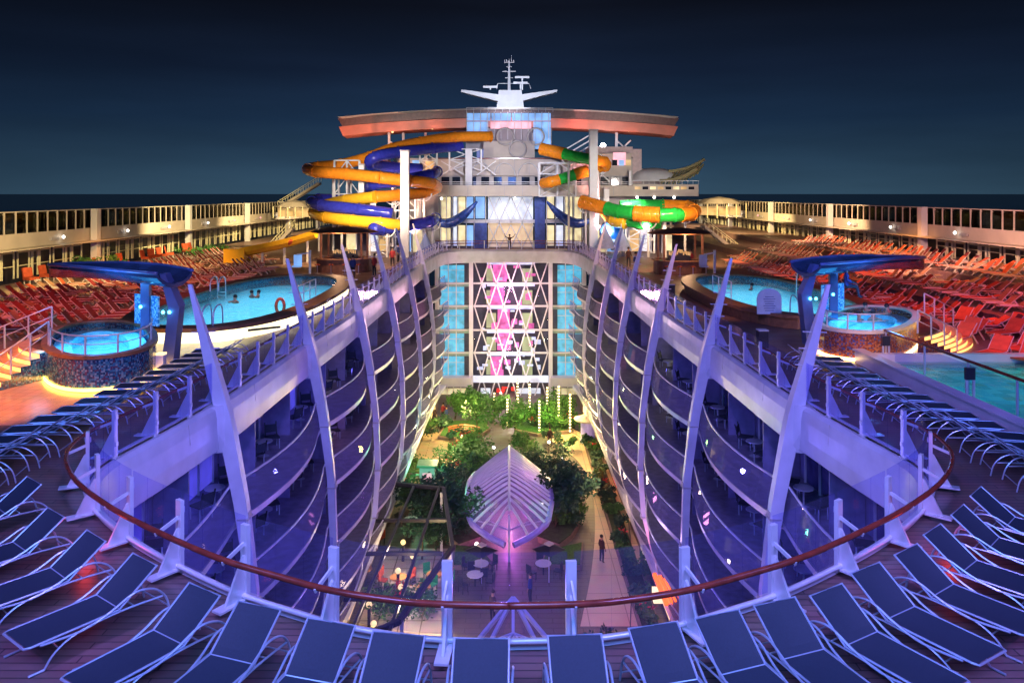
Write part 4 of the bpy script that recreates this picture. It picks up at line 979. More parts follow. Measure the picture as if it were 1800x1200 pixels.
m = MB(); m.span((13.62, 29.5, 0), (20.4, 29.8, .46)); m.build('return', M_white, lw_)
rr_ = thing('deck_rail', 'dark handrail with thin posts beside the splash pool', 'railing', (14.5, 25, 0))
m = MB(); m.tube([(14.5, 30.3, 1.22), (14.5, 16.5, 1.22)], .05, 8); m.build('handrail', M_rail, rr_)
for y in (30.2, 27.4, 24.8, 22.4, 20.4, 18.4): m = MB(); m.bar((14.5, y, .0), (14.5, y, 1.2), .05); m.build('post', M_post, rr_)
m = MB(); m.span((14.49, 18.4, .2), (14.51, 30.2, 1.1)); m.build('glass_panel', M_glass, rr_)
for y in (29.6, 24.2):
    t = thing('control_box', 'small dark control box on twin posts, %s along the splash pool' % ('farther one' if y > 27 else 'nearer one'), 'box', (14.2, y, 0))
    m = MB(); m.box((14.2, y, .95), (.28, .12, .36)); m.build('case', M_dark, t); m = MB(); m.bar((14.1, y, 0), (14.1, y, .8), .06); m.bar((14.32, y, 0), (14.32, y, .8), .06); m.build('leg', M_post, t)
# striped loungers round the right tub
GG = 'pink lit loungers beside the right hot tub'
for k, (x, y, a_) in enumerate([(20.6, 31.5, -60), (21.5, 32.3, -62), (22.4, 33.2, -60), (20.2, 27.0, -50), (21.0, 27.7, -50), (21.8, 28.5, -52), (22.2, 35, -65), (23.0, 36, -65), (19.2, 24.6, -40), (20.0, 25.4, -44), (21.6, 38, -70), (22.3, 39, -70), (19.3, 33.8, -60), (20.1, 34.7, -62), (20.9, 35.6, -60), (18.9, 30.6, -55), (19.7, 29.9, -55), (21.2, 30.4, -55), (22.8, 31.2, -55), (23.4, 34.2, -60)]):
    o = bpy.data.objects.new('sun_lounger', fm['orange', k % 3]); C.objects.link(o); o.location = (x, y, .12 if y < 29.3 and x < 20.3 else .003); o.rotation_euler = (0, 0, R(a_))
    tag(o, 'pink lit lounger beyond the right hot tub steps, %s of its cluster' % ordw(k), 'sun lounger', GG)

# ---------------------------------------------------------------- deck bars
for sg, lab, x0, x1, yb, Y in ((-1, 'left pool bar with brown parasol roof', 548, 664, 478, 66), (1, 'right pool bar with brown parasol roof', 1140, 1250, 482, 64)):
    a, b = P(x0+8, yb), P(x1-8, yb); cx = (Q(x0, yb, Y).x+Q(x1, yb, Y).x)/2; cy_ = Y; wv = (Q(x1, yb, Y).x-Q(x0, yb, Y).x)/2
    t = thing('pool_bar', lab, 'bar', (cx, cy_, 0)); rt = 3.45
    m = MB(); m.lathe([(wv*1.05, rt-.15), (wv*.75, rt+.05), (wv*.3, rt+.22), (.1, rt+.3)], (cx, cy_, 0), 12, 1, .8); m.lathe([(.1, rt+.1), (wv*1.0, rt-.22), (wv*1.05, rt-.15)], (cx, cy_, 0), 12, 1, .8); m.build('roof', M_wood, t)
    for dx, dy in ((-.6, -.5), (.6, -.5), (-.6, .5), (.6, .5)): m = MB(); m.bar((cx+dx*wv, cy_+dy*wv, 0), (cx+dx*wv, cy_+dy*wv, rt-.1), .16); m.build('roof_post', M_wood, t)
    m = MB(); O = outline((cx, cy_), wv*.8, wv*.6, 0, 4, 24); ringwall(m, O, outline((cx, cy_), wv*.8-.35, wv*.6-.35, 0, 4, 24), .01, 1.05); m.build('counter', M_wood, t)
    m = MB(); ringwall(m, outline((cx, cy_), wv*.86, wv*.66, 0, 4, 24), outline((cx, cy_), wv*.62, wv*.45, 0, 4, 24), 1.06, 1.13); m.build('counter_top', mat('bar_top', (.4, .2, .1), .2), t)
    m = MB(); m.box((cx, cy_+.3, 1.3), (wv*.7, .5, .9)); m.build('back_bar', M_dark, t)
    m = MB(); rnd = random.Random(4)
    for k in range(14): m.box((cx-wv*.33+k*wv*.05, cy_, 1.55+rnd.random()*.3), (.09, .05, .28))
    m.build('bottle', E_rooma, t)
    point('bar_lamp', (cx, cy_-wv*.9, rt-.6), 260, (1, .55, .3), .2)
    for k in range(4):
        bx = cx-wv*.6+k*wv*.4; st = thing('bar_stool', '%s bar stool from the left at the %s pool bar' % (ordw(k), 'left' if sg < 0 else 'right'), 'stool', (bx, cy_-wv*.95, 0), 'stools at the pool bars')
        m = MB(); m.lathe([(.02, .72), (.2, .72), (.22, .78), (.02, .8)], (bx, cy_-wv*.95, 0), 10); m.build('seat', M_slingo, st); m = MB(); m.tube([(bx, cy_-wv*.95, .72), (bx, cy_-wv*.95, .03)], .03, 6); m.lathe([(.2, 0.01), (.18, .04), (.02, .05)], (bx, cy_-wv*.95, 0), 10); m.build('pedestal', M_post, st)

# ---------------------------------------------------------------- trees, shrubs
def leaves(m, c, r, n, s, rnd, flat=.8, clumps=7):
    cs = [Vector(c)+Vector((rnd.gauss(0, .5)*r, rnd.gauss(0, .5)*r, rnd.gauss(0, .4)*r*flat)) for _ in range(clumps)]
    for i in range(n):
        q = rnd.choice(cs); d = Vector((rnd.gauss(0, 1), rnd.gauss(0, 1), rnd.gauss(0, 1)*flat)).normalized()*(r*.55*rnd.random()**.45)
        p = q+d; a = Vector((rnd.gauss(0, 1), rnd.gauss(0, 1), rnd.gauss(0, .7))).normalized(); b = a.orthogonal().normalized(); k = s*rnd.uniform(.6, 1.3)
        m.face([p-a*k, p+b*k*.5, p+a*k, p-b*k*.5])
def tree(name, lab, cat, base, h, r, mt, n=900, s=.16, seed=1, trunk=.1, group=None):
    rnd = random.Random(seed); base = Vector(base); t = thing(name, lab, cat, base, group)
    m = MB(); top = base+Vector((rnd.uniform(-.1, .1), rnd.uniform(-.1, .1), h-r*.6)); m.tube([base, base.lerp(top, .5)+Vector((.06, .03, 0)), top], [trunk, trunk*.75, trunk*.4], 7)
    for k in range(5):
        a = k*1.3+rnd.random(); e = top+Vector((math.cos(a)*r*.6, math.sin(a)*r*.6, r*rnd.uniform(.1, .6))); m.tube([base.lerp(top, .6+.07*k), e], [trunk*.4, trunk*.12], 5)
    m.build('trunk', M_trunk, t)
    m = MB(); leaves(m, base+Vector((0, 0, h-r*.35)), r, n, s, rnd, .75, 9); m.build('crown', mt, t); return t
def shrub(lab, base, r, mt, n=260, s=.11, seed=1, group=None, name='shrub', red=0):
    rnd = random.Random(seed); base = Vector(base); t = thing(name, lab, 'shrub', base, group)
    m = MB(); leaves(m, base+Vector((0, 0, r*.55)), r, n, s, rnd, .6, 5); m.build('foliage', mt, t)
    m = MB()
    for k in range(4): m.tube([base, base+Vector((rnd.uniform(-.4, .4)*r, rnd.uniform(-.4, .4)*r, r*.7))], .02, 4)
    m.build('stem', M_trunk, t)
    if red:
        m = MB(); leaves(m, base+Vector((0, 0, r*.9)), r*.7, red, s*.9, rnd, .5, 4); m.build('blossom', M_leafr, t)
    return t
Pz = lambda x, y, z=PZ: P(x, y, z)
tree('tree', 'dark round tree left of the lilac arched canopy', 'tree', (-4.3, 53, PZ), 4.0, 2.3, M_leafd, 3600, .16, 2, .14)
tree('tree', 'dark round tree right of the lilac arched canopy', 'tree', (4.2, 55.2, PZ), 4.0, 1.8, M_leafd, 3000, .16, 3, .14)
tree('tree', 'small green tree behind the curved red bench', 'tree', Pz(838, 768), 3.2, 1.6, M_leaf, 900, .15, 4)
for k, (x, y) in enumerate(((800, 722), (830, 715), (868, 722), (905, 745), (930, 730), (965, 742), (990, 728))):
    tree('tree', 'lit green park tree in front of the atrium, %s from the left' % ordw(k), 'tree', Pz(x, y+14), 2.1, 1.35, M_leaf, 1100, .16, 20+k, .09, 'trees before the atrium front')
GS = 'shrubs ringing the arched canopy'
for k in range(20):
    a = R(-35+k*250/19); x = 3.9*math.cos(a)*1.0; y = 58.2+6.8*math.sin(a)
    if y < 53.5 and abs(x) < 2.5: continue
    shrub('dark shrub in the ring round the lilac canopy, %s counting anticlockwise' % ordw(k), (x, y, PZ+.45), 1.15, M_leafd if k % 3 else M_leaf, 700, .13, 40+k, GS, 'shrub')
for k, (x, y, r_, red) in enumerate(((815, 780, .8, 40), (806, 800, .7, 60), (800, 820, .7, 70), (797, 838, .7, 60), (780, 752, 1.0, 0), (765, 832, 1.1, 0), (728, 832, 1.2, 0), (712, 836, 1.1, 0), (742, 775, .8, 0), (752, 762, .8, 0), (860, 905, .8, 0), (945, 905, .8, 0), (990, 900, .9, 0), (1008, 905, .9, 0), (820, 905, .9, 0), (800, 905, .9, 0),
        (1075, 775, .7, 20), (1088, 792, .7, 30), (1100, 812, .7, 20), (1112, 838, .7, 0), (1050, 770, .8, 0), (1142, 900, .9, 20), (1150, 930, .9, 10), (1160, 960, .9, 0), (965, 780, .7, 0), (1000, 790, .6, 0), (985, 755, .8, 30), (1010, 752, .8, 20), (940, 755, .8, 60), (715, 800, .7, 0), (1135, 1015, .8, 0), (670, 1085, 1.2, 0), (740, 1095, 1.1, 0), (700, 1070, 1.0, 40))):
    shrub('%sgreen shrub in the park beds, number %s along them' % ('red flowering ' if red else '', ordw(k)), Pz(x, y)+Vector((0, 0, .3)), r_*1.15, M_leaf if k % 4 else M_leafd, 520, .12, 80+k, 'park shrubs', 'shrub', red)
for k, (x, y) in enumerate(((335, 452), (350, 450), (368, 447), (388, 446), (205, 470), (145, 475))):
    shrub('potted green bush by the left window wall, %s from the %s' % (ordw(k), 'pool end'), Q(x, y, 36*F/(895-x)*.93)*1.0, .9, M_leaf, 260, .13, 140+k, 'bushes along the left window wall')
# planting beds
for lab, pts in (('raised stone bed with shrubs round the lilac canopy', [(5.2*math.cos(R(a)), 57.6+7.6*math.sin(R(a))) for a in range(-50, 231, 14)]+[(3.0*math.cos(R(a)), 57.2+5.6*math.sin(R(a))) for a in range(230, -51, -14)]),):
    t = thing('planting_bed', lab, 'planter', (0, 57, PZ)); m = MB(); m.prism(pts, PZ+.01, PZ+.4); m.build('kerb', M_stone, t); m = MB(); c0 = Vector((0, 57.4, 0)); m.prism([(x*.985 if math.hypot(x, (y-57.4)*.8) > 4 else x*1.03, y) for x, y in pts], PZ+.41, PZ+.47); m.build('soil', mat('bed_soil', (.03, .05, .02), .9, var=.5), t)
def bed(lab, px, z=.3, mt=None):
    pts = [Pz(*p) for p in px]; c = sum(pts, Vector())/len(pts); t = thing('planting_bed', lab, 'planter', c); m = MB(); m.prism([(p.x, p.y) for p in pts], PZ+.01, PZ+z); m.build('kerb', M_stone, t)
    m = MB(); m.prism([(c.x+(p.x-c.x)*.93, c.y+(p.y-c.y)*.93) for p in pts], PZ+z+.002, PZ+z+.05); m.build('lawn', mt or mat('bed_green', (.04, .12, .02), .9, var=.5, vs=6, bump=.8, bs=30), t)
bed('lawn bed beside the left path', [(700, 838), (775, 838), (775, 812), (716, 812)]); bed('bed with the red bench at its edge', [(770, 772), (830, 778), (862, 758), (850, 742), (785, 744)])
bed('bed of light wrapped poles before the atrium', [(905, 760), (945, 768), (1000, 762), (1012, 745), (960, 722), (900, 722)]); bed('long bed along the right shop fronts', [(1052, 772), (1080, 772), (1130, 850), (1110, 860)])
bed('narrow bed low on the right side', [(1128, 880), (1150, 880), (1178, 985), (1150, 985)]); bed('dark green bed left of the white pole', [(800, 965), (845, 970), (870, 1000), (795, 1002)]); bed('dark green bed right of the white pole', [(950, 1000), (960, 975), (1025, 960), (1022, 1002)])
# lighter path on the right and planked terrace on the left
M_path = brickmat('path_stone', (.62, .42, .24), (.58, .39, .22), (.34, .22, .14), 2.2, 2.2, .03, rough=.45, noise=.3, offset=0)
pa = [Pz(x, y, PZ+.004) for x, y in ((985, 742), (1035, 768), (1078, 810), (1105, 860), (1120, 920), (1128, 1000), (1130, 1100))]; pb = [Pz(x, y, PZ+.004) for x, y in ((950, 762), (990, 788), (1020, 815), (1040, 860), (1046, 920), (1040, 1000), (1020, 1100))]
m = MB(); m.strip(cr(pb, 5), cr(pa, 5)); struct(m.build('park_path', M_path))
m = MB(); m.tube([p+Vector((0, 0, .0)) for p in cr(pa, 5)], .06, 4); m.tube([p.lerp(q, .8) for p, q in zip(cr(pb, 5), cr(pa, 5))], .03, 4); struct(m.build('path_edge', M_dark))
m = MB(); m.face([Pz(x, y, PZ+.004) for x, y in ((745, 738), (798, 738), (800, 800), (775, 850), (690, 850), (715, 790))][::-1]); struct(m.build('terrace_planks', brickmat('terrace_wood', (.5, .34, .20), (.44, .29, .16), (.12, .08, .05), 2.5, .35, .03, rough=.5)))

# ---------------------------------------------------------------- the lilac arched canopy in the park
t = thing('arched_canopy', 'lilac lit leaf shaped glass canopy with white chevron ribs in the park', 'canopy', (0, 57, PZ))
M_lilac = bpy.data.materials.new('lilac_glass'); M_lilac.use_nodes = True; b = M_lilac.node_tree.nodes['Principled BSDF']
b.inputs['Base Color'].default_value = (.30, .18, .60, 1); b.inputs['Alpha'].default_value = .5; b.inputs['Roughness'].default_value = .15; b.inputs['Emission Color'].default_value = (.55, .25, .80, 1); b.inputs['Emission Strength'].default_value = .16
def ridge(Y): u = (Y-50.3)/(63.2-50.3); return -14.1+1.35*math.sin(math.pi*min(1, u*.95+.03))**.8
def halfw(Y): u = (Y-50.3)/(63.2-50.3); return interp([(0, .3), (.06, 1.7), (.15, 2.8), (.33, 3.2), (.6, 3.15), (.8, 2.85), (.93, 2.2), (1, 1.5)], u)*.9
NY = 22; ys = [50.3+k*12.9/NY for k in range(NY+1)]
def cpt(Y, v): s = 1 if v > 0 else -1; a = abs(v); return Vector((s*a*halfw(Y), Y-1.7*a, ridge(Y)-1.35*a**1.25))
for sg in (-1, 1):
    m = MB(); secs = [[cpt(Y, sg*(j/6)) for j in range(7)] for Y in ys]
    for a_, b_ in zip(secs, secs[1:]): m.strip(a_, b_)
    m.build('glass_roof', M_lilac, t, smooth=True)
    for Y in ys[1:-1]:
        m = MB(); m.tube([cpt(Y, sg*(j/6))+Vector((0, 0, .05)) for j in range(7)], .095, 5); m.build('rib', M_white, t)
m = MB(); m.tube([cpt(Y, .001)+Vector((0, 0, .1)) for Y in ys], .09, 6); m.build('ridge_beam', M_white, t)
m = MB(); m.tube([cpt(Y, -1) for Y in ys]+[cpt(Y, 1) for Y in reversed(ys)], .2, 6); m.build('edge_beam', mat('violet_edge', (.35, .28, .75), .3), t)
m = MB(); m.bar((0, 50.2, PZ), (0, 50.2, -14.0), .16); m.build('pole', M_white, t)
m = MB()
for sg in (-1, 1): m.bar((0, 50.2, -15.0), (sg*1.5, 50.8, -14.6), .07); m.bar((0, 50.2, -15.0), (sg*2.6, 52.2, -15.1), .07)
m.build('brace', M_white, t)
point('canopy_glow', (0, 57, -15.7), 420, (.95, .30, .80), .5); point('canopy_glow', (0, 52.6, -15.9), 170, (.9, .12, .8), .3)
spot('canopy_spot', (0, 46, -6), (0, 57, -14), 36, 900, (.75, .60, 1.0))
spot('green_spot', (-2, 50, -11), (-2.2, 52.5, PZ), 40, 200, (.1, 1, .3)); spot('green_spot', (2, 50, -11), (2.4, 52.2, PZ), 40, 180, (.1, 1, .3))
# second, nearer frame canopy seen from above
t = thing('frame_canopy', 'white triangulated frame canopy over the near plaza', 'canopy', (0, 35.5, PZ))
ap = Q(902, 1050, 36.2); m = MB()
for x, y, Y in ((842, 1122, 34), (962, 1122, 34), (858, 1135, 33.4), (946, 1135, 33.4)): m.bar(ap, Q(x, y, Y), .15)
m.build('rafter', M_white, t)
m = MB(); m.bar(ap, Q(902, 1200, 32.5), .12); c1 = Q(902, 1112, 34); m.bar(c1, Q(842, 1135, 33.6), .08); m.bar(c1, Q(962, 1135, 33.6), .08); m.bar(c1, Q(870, 1150, 33.2), .08); m.bar(c1, Q(934, 1150, 33.2), .08); m.build('ridge_beam', M_white, t)
m = MB(); m.face([ap-Vector((0, 0, .15)), Q(842, 1124, 34), Q(858, 1200, 32)]); m.face([ap-Vector((0, 0, .15)), Q(946, 1200, 32), Q(962, 1124, 34)]); m.build('glass_roof', M_glass, t)
m = MB(); m.bar(Vector((ap.x, ap.y, PZ)), ap, .14); m.build('pole', M_white, t)

# ---------------------------------------------------------------- poles wrapped with light strings, lamps
for k, (x, y0, y1) in enumerate(((869, 690, 722), (892, 698, 752), (910, 661, 738), (931, 670, 747), (948, 704, 762), (962, 676, 741), (982, 679, 752), (1002, 688, 762))):
    b = Pz(x, y1); top = Q(x, y0, b.y); t = thing('light_pole', 'tall pole wrapped with warm bulbs before the atrium, %s from the left' % ordw(k), 'light pole', b, 'bulb wrapped poles')
    m = MB(); m.tube([b, top], .05, 6); m.build('pole', M_trunk, t); m = MB(); n = int((top.z-b.z)/.32)
    for j in range(n): z = b.z+.3+j*.32; m.box((b.x, b.y-.06, z), (.17, .12, .13))
    m.build('light_string', E_bulb, t)
for k, (x, y) in enumerate(((846, 710), (806, 722), (1040, 760), (930, 700), (868, 800), (990, 818), (1003, 898), (790, 895), (953, 905), (838, 978), (970, 982), (880, 700), (1060, 730), (965, 790))):
    b = Pz(x, y+8); t = thing('path_lamp', 'small glowing park lamp, %s of the lamps along the beds' % ordw(k), 'lamp', b, 'small lamps in the park')
    m = MB(); m.tube([b, b+Vector((0, 0, 1.0))], .03, 5); m.build('stem', M_dark, t); m = MB(); m.ball(b+Vector((0, 0, 1.1)), .13, 7, 6); m.build('bulb', E_white if k != 3 else E_pink, t, smooth=True)
for p, e, c_ in (((-5, 76, -13.5), 700, (1, .78, .25)), ((5, 75, -13.5), 800, (1, .70, .22)), ((5, 66, -14), 380, (1, .66, .22)), ((-6.3, 68, -14.5), 260, (1, .72, .3)), ((0, 82, -13), 300, (.9, .9, .35)), ((-5.5, 65, -13), 300, (1, .85, .5)), ((6, 66, -12.5), 330, (1, .62, .28)), ((6.3, 52, -12.3), 130, (.9, .55, .35)),
                 ((5.5, 42, -12), 130, (.55, .35, .8)), ((-4.5, 41, -15), 220, (1, .75, .4)), ((-6.0, 47, -15.0), 170, (1, .8, .5)), ((-5.8, 37, -15), 170, (1, .7, .3)), ((0, 40, -13), 180, (.45, .12, .9)), ((-6.5, 60, -14), 160, (.2, 1, .5)), ((-2.5, 71, -14.4), 160, (.3, 1, .3)), ((3.0, 76, -14.4), 140, (.4, 1, .2)), ((7.2, 40, -13.5), 90, (1, .1, .02))):
    point('park_lamp', p, e*2.3, c_, .3)
# kiosks, bench, tables
t = thing('kiosk', 'round lilac kiosk with flat brown cap by the right path', 'kiosk', Pz(1033, 776)); b = Pz(1033, 776)
m = MB(); m.lathe([(.75, 0), (.72, .2), (.66, .25), (.66, 1.9), (.7, 2.0)], b, 12); m.build('body', mat('kiosk_lilac', (.5, .42, .8), .4, emit=(.4, .3, .9), es=.15), t)
m = MB(); m.lathe([(.02, 2.02), (1.25, 2.05), (1.3, 2.2), (.8, 2.35), (.3, 2.6), (.12, 3.0), (.02, 3.1)], b, 14); m.build('roof', M_wall, t)
t = thing('kiosk', 'small green lit square kiosk on the left terrace', 'kiosk', Pz(752, 856)); b = Pz(752, 856); m = MB(); m.box(b+Vector((0, 0, .9)), (1.2, 1.2, 1.8)); m.build('body', M_wallg, t); m = MB(); m.box(b+Vector((0, 0, 1.9)), (1.6, 1.6, .16)); m.build('roof', mat('kiosk_green', (.08, .2, .12), .4), t); m = MB(); m.box(b+Vector((0, -.62, 1.0)), (.7, .02, .7)); m.build('window', E_pink, t)
t = thing('park_bench', 'curved red wooden bench at the edge of the left bed', 'bench', Pz(812, 768)); arc = [Pz(787+k*7, 769-3*math.sin(math.pi*k/8)*1.6) for k in range(9)]
m = MB()
for dz, dy in ((.45, 0), (.45, .18), (.45, .36)): m.tube([p+Vector((0, dy, dz)) for p in arc], .08, 4)
m.build('seat', mat('bench_red', (.5, .08, .03), .4), t); m = MB()
for dz in (.65, .85): m.tube([p+Vector((0, .5, dz)) for p in arc], .06, 4)
m.build('backrest', mat('bench_red2', (.5, .08, .03), .4), t)
for p in arc[::4]: m = MB(); m.bar(p+Vector((0, .2, 0)), p+Vector((0, .2, .45)), .1); m.build('leg', M_dark, t)
def cafe(k, x, y, lab, chairmat, toplit):
    b = Pz(x, y); t = thing('cafe_table', lab, 'table', b, 'cafe tables in the park')
    m = MB(); m.lathe([(.02, .70), (.5, .70), (.5, .75), (.02, .75)], b, 12); m.build('table_top', toplit, t); m = MB(); m.tube([b+Vector((0, 0, .02)), b+Vector((0, 0, .7))], .05, 6); m.build('pedestal', M_dark, t)
    for j in range(3):
        a = j*2.1+k; c = b+Vector((math.cos(a)*.95, math.sin(a)*.95, 0)); ch = thing('cafe_chair', 'small chair, %s round the %s' % (ordw(j), lab), 'chair', c, 'cafe chairs in the park', a)
        m = MB(); m.box((0, 0, .45), (.45, .45, .06)); m.build('seat', chairmat, ch, local=True); m = MB(); m.box((.22, 0, .72), (.05, .45, .5)); m.build('backrest', chairmat, ch, local=True)
        for sx_, sy_ in ((-1, -1), (1, -1), (1, 1), (-1, 1)): m = MB(); m.bar((sx_*.19, sy_*.19, 0), (sx_*.19, sy_*.19, .43), .04); m.build('leg', M_dark, ch, local=True)
M_greenc = mat('green_chair', (.03, .30, .12), .4)
for k, (x, y, lab) in enumerate(((764, 1030, 'round table with green chairs right under the glass roof edge'), (742, 1052, 'orange topped table under the glass roof corner'), (655, 915, 'yellow table below the glass roof, farthest one'), (650, 965, 'yellow table below the glass roof, middle one'), (640, 1020, 'yellow table below the glass roof, nearest one'), (700, 1035, 'table in the middle of the glass roof'),
      (835, 1030, 'white table left of the near frame canopy'), (845, 1010, 'small table near the left parasol'), (955, 1010, 'small table near the right parasol'), (722, 930, 'table under the far half of the glass roof'))):
    cafe(k, x, y, lab, M_greenc if k < 2 else M_slingo if k < 6 else M_dark, mat('table_orange', (.7, .3, .08), .4) if k < 6 else M_white)
for k, (x, y, s_) in enumerate(((846, 958, 'left'), (965, 956, 'right'))):
    c = P(x, y, PZ+2.3); b = Vector((c.x, c.y, PZ)); t = thing('parasol', 'dark square parasol on the %s of the white pole' % s_, 'parasol', b, 'dark parasols in the park')
    m = MB(); pr = [c+Vector((1.05*math.cos(R(90*j)), 1.05*math.sin(R(90*j)), -.3)) for j in range(4)]
    for j in range(4): m.face([pr[j], pr[(j+1) % 4], c])
    m.build('shade', M_dark, t); m = MB(); m.bar(b, c, .06); m.build('pole', M_post, t); m = MB(); m.box(c+Vector((0, 0, .03)), (.45, .45, .08), R(45)); m.build('cap', M_wall, t)
# glass roof of the restaurant on the left
t = thing('glass_roof', 'dark framed sloping glass roof over the lit restaurant on the left', 'roof', (-5.6, 42, PZ))
rp_ = [(-8.0, 52.5), (-4.3, 51.5), (-3.1, 43), (-5.0, 35.5), (-8.0, 33)]; zr = -12.9
m = MB(); m.face([(x, y, zr) for x, y in rp_][::-1]); m.build('glazing', glass('roof_glazing', (.75, .72, .68), .10), t)
m = MB(); 
for a, b in zip(rp_, rp_[1:]+rp_[:1]): m.bar((a[0], a[1], zr+.05), (b[0], b[1], zr+.05), .22)
for y in (37.5, 42.2, 46.5): m.bar((-8, y, zr+.06), (-3.6-.0 if y > 40 else -4.4, y, zr+.06), .18)
for k in range(2): x = -7.0+k*1.7; m.bar((x, 34.2, zr+.07), (x+.7, 51.8, zr+.07), .14)
m.build('frame', M_dark, t)
for x, y in ((-3.2, 43), (-4.9, 35.8), (-4.4, 51)): m = MB(); m.bar((x, y, PZ), (x, y, zr), .16); m.build('post', M_post, t)
rnd = random.Random(6)
m = MB(); m.span((-8.2, 33, PZ+.005), (-3.4, 52, PZ+.02)); struct(m.build('restaurant_floor', brickmat('pale_stone', (.6, .5, .4), (.52, .42, .32), (.2, .15, .1), 1.2, 1.2, .04, rough=.4, offset=0)))
for k in range(9):
    x, y = rnd.uniform(-7.6, -5.4), 35+k*1.9; b = Vector((x, y, PZ+.02)); t = thing('table_lamp', 'glowing amber lantern on the restaurant floor, %s from the near end' % ordw(k), 'lantern', b, 'amber lanterns under the glass roof')
    m = MB(); m.box(b+Vector((0, 0, .5)), (.16, .16, 1.0)); m.build('stand', M_dark, t); m = MB(); m.ball(b+Vector((0, 0, 1.2)), .17, 8, 6); m.build('shade', E_warm, t, smooth=True)
# orange neon window low on the right
t = thing('neon_window', 'glowing orange slatted window low on the right facade', 'window', (7.6, 38.5, -15))
for k in range(5):
    a, b = Q(1150+k*9, 1008+k*4, 38.5), Q(1172+k*8, 1062-k*3, 37.0); m = MB(); m.bar(a, b, .17 if k < 2 else .09); m.build('slat', E_neon if k < 3 else E_red, t)
m = MB(); a, b = Q(1146, 1030, 38.6), Q(1176, 1062, 38.0); m.span((a.x, a.y, a.z), (b.x, b.y+.1, b.z)); m.build('panel', E_warm, t)
for sg in (-1, 1):
    spot('rib_foot_light', (sg*5.8, 58, -16), (sg*7.4, 66, -10), 60, 260, (.3, .7, 1))

# ---------------------------------------------------------------- people
def skin_body(verts, edges, radii, name):
    me = bpy.data.meshes.new(name); me.from_pydata(verts, edges, []); o = bpy.data.objects.new(name, me); C.objects.link(o)
    md = o.modifiers.new('s', 'SKIN'); sv = me.skin_vertices[0].data
    for v, r_ in zip(sv, radii): v.radius = (r_, r_)
    sv[0].use_root = True
    ss = o.modifiers.new('u', 'SUBSURF'); ss.levels = 1; ss.render_levels = 1
    dg = bpy.context.evaluated_depsgraph_get(); dg.update(); e = o.evaluated_get(dg); out = bpy.data.meshes.new_from_object(e)
    bpy.data.objects.remove(o); return out
def figure(pose):
    V = [(0, 0, .95), (0, 0, 1.15), (0, 0, 1.38), (0, 0, 1.50), (0, 0, 1.60), (0, .01, 1.70)]; Rr = [.15, .135, .16, .06, .10, .085]; E = [(0, 1), (1, 2), (2, 3), (3, 4), (4, 5)]
    def add(p, r_, par): V.append(p); Rr.append(r_); E.append((par, len(V)-1)); return len(V)-1
    for s in (-1, 1):
        sh = add((s*.18, 0, 1.40), .065, 2)
        if pose == 'arms_up': el_ = add((s*.42, 0, 1.50), .05, sh); ha = add((s*.60, .02, 1.74), .035, el_); tips = (s*.02, 0, .1)
        elif pose == 'sit': el_ = add((s*.24, -.05, 1.15), .05, sh); ha = add((s*.18, -.28, 1.02), .035, el_); tips = (0, -.1, 0)
        else: el_ = add((s*.24, .02, 1.13), .05, sh); ha = add((s*.25, -.08, .90), .035, el_); tips = (0, -.02, -.1)
        pm = add(tuple(a+b*.6 for a, b in zip(V[ha], tips)), .04, ha)
        for f in range(4): add(tuple(a+b*(.9+.1*(f in (1, 2)))+c for a, b, c in zip(V[pm], tips, ((f-1.5)*.02, 0, 0))), .010, pm)
        add(tuple(a+b*.3+c for a, b, c in zip(V[pm], tips, (-s*.05, -.02, 0))), .011, pm)
        hp_ = add((s*.10, 0, .88), .095, 0)
        if pose == 'sit': kn = add((s*.12, -.42, .88), .07, hp_); an = add((s*.12, -.50, .46), .045, kn); add((s*.12, -.64, .42), .04, an)
        else: kn = add((s*.12, -.01, .50), .065, hp_); an = add((s*.13, .02, .09), .045, kn); add((s*.14, -.14, .04), .04, an)
    return skin_body(V, E, Rr, 'body')
POSE = {p: figure(p) for p in ('stand', 'arms_up', 'sit')}
def person(lab, loc, rz, pose, shirt, trous, group=None):
    t = thing('person', lab, 'person', loc, group, rz); me = POSE[pose].copy(); me.materials.clear()
    for mt in (M_skin, shirt, trous): me.materials.append(mt)
    for p in me.polygons:
        z = p.center.z; x = abs(p.center.x); p.use_smooth = True
        p.material_index = 0 if z > 1.47 and x < .2 or (x > .5 and pose == 'arms_up') or z < .09 else (1 if z > .93 and not (pose == 'sit' and p.center.y < -.2) else 2)
        if pose != 'arms_up' and x > .19 and z < 1.0 and z > .7 and pose == 'stand': p.material_index = 0
    o = bpy.data.objects.new('body', me); C.objects.link(o); o.parent = t
    m = MB(); m.ball((0, .025, 1.70), .112, 10, 8, 1.05); m.v = [v for v in m.v]; 
    h = MB(); h.ball((0, .03, 1.715), .112, 10, 8, .95); h.build('hair', M_hair, t, smooth=True, local=True)
    f = MB(); f.ball((-.04, -.088, 1.66), .014, 6, 4); f.ball((.04, -.088, 1.66), .014, 6, 4); f.box((0, -.098, 1.60), (.05, .01, .012)); f.build('face', M_hair, t, local=True)
    return t
person('person on the footbridge facing the well with both arms raised', (0.05, 89.3, .05), 0, 'arms_up', M_shirt, M_trous)
person('person in dark clothes standing on the left park path', Pz(763, 745), .4, 'stand', M_shirt, M_trous); person('person in red top standing near the left park trees', Pz(779, 738), -.5, 'stand', M_shirtr, M_trous)
person('person in blue top standing beside the red clad one', Pz(785, 744), 1.0, 'stand', M_shirtb, M_trous)
person('person in red shirt standing at the left pool bar', P(658, 486), -.6, 'stand', M_shirtr, M_trous)
person('person in dark shirt walking behind the right pool bar', P(1118, 482), .6, 'stand', M_shirtb, M_trous)
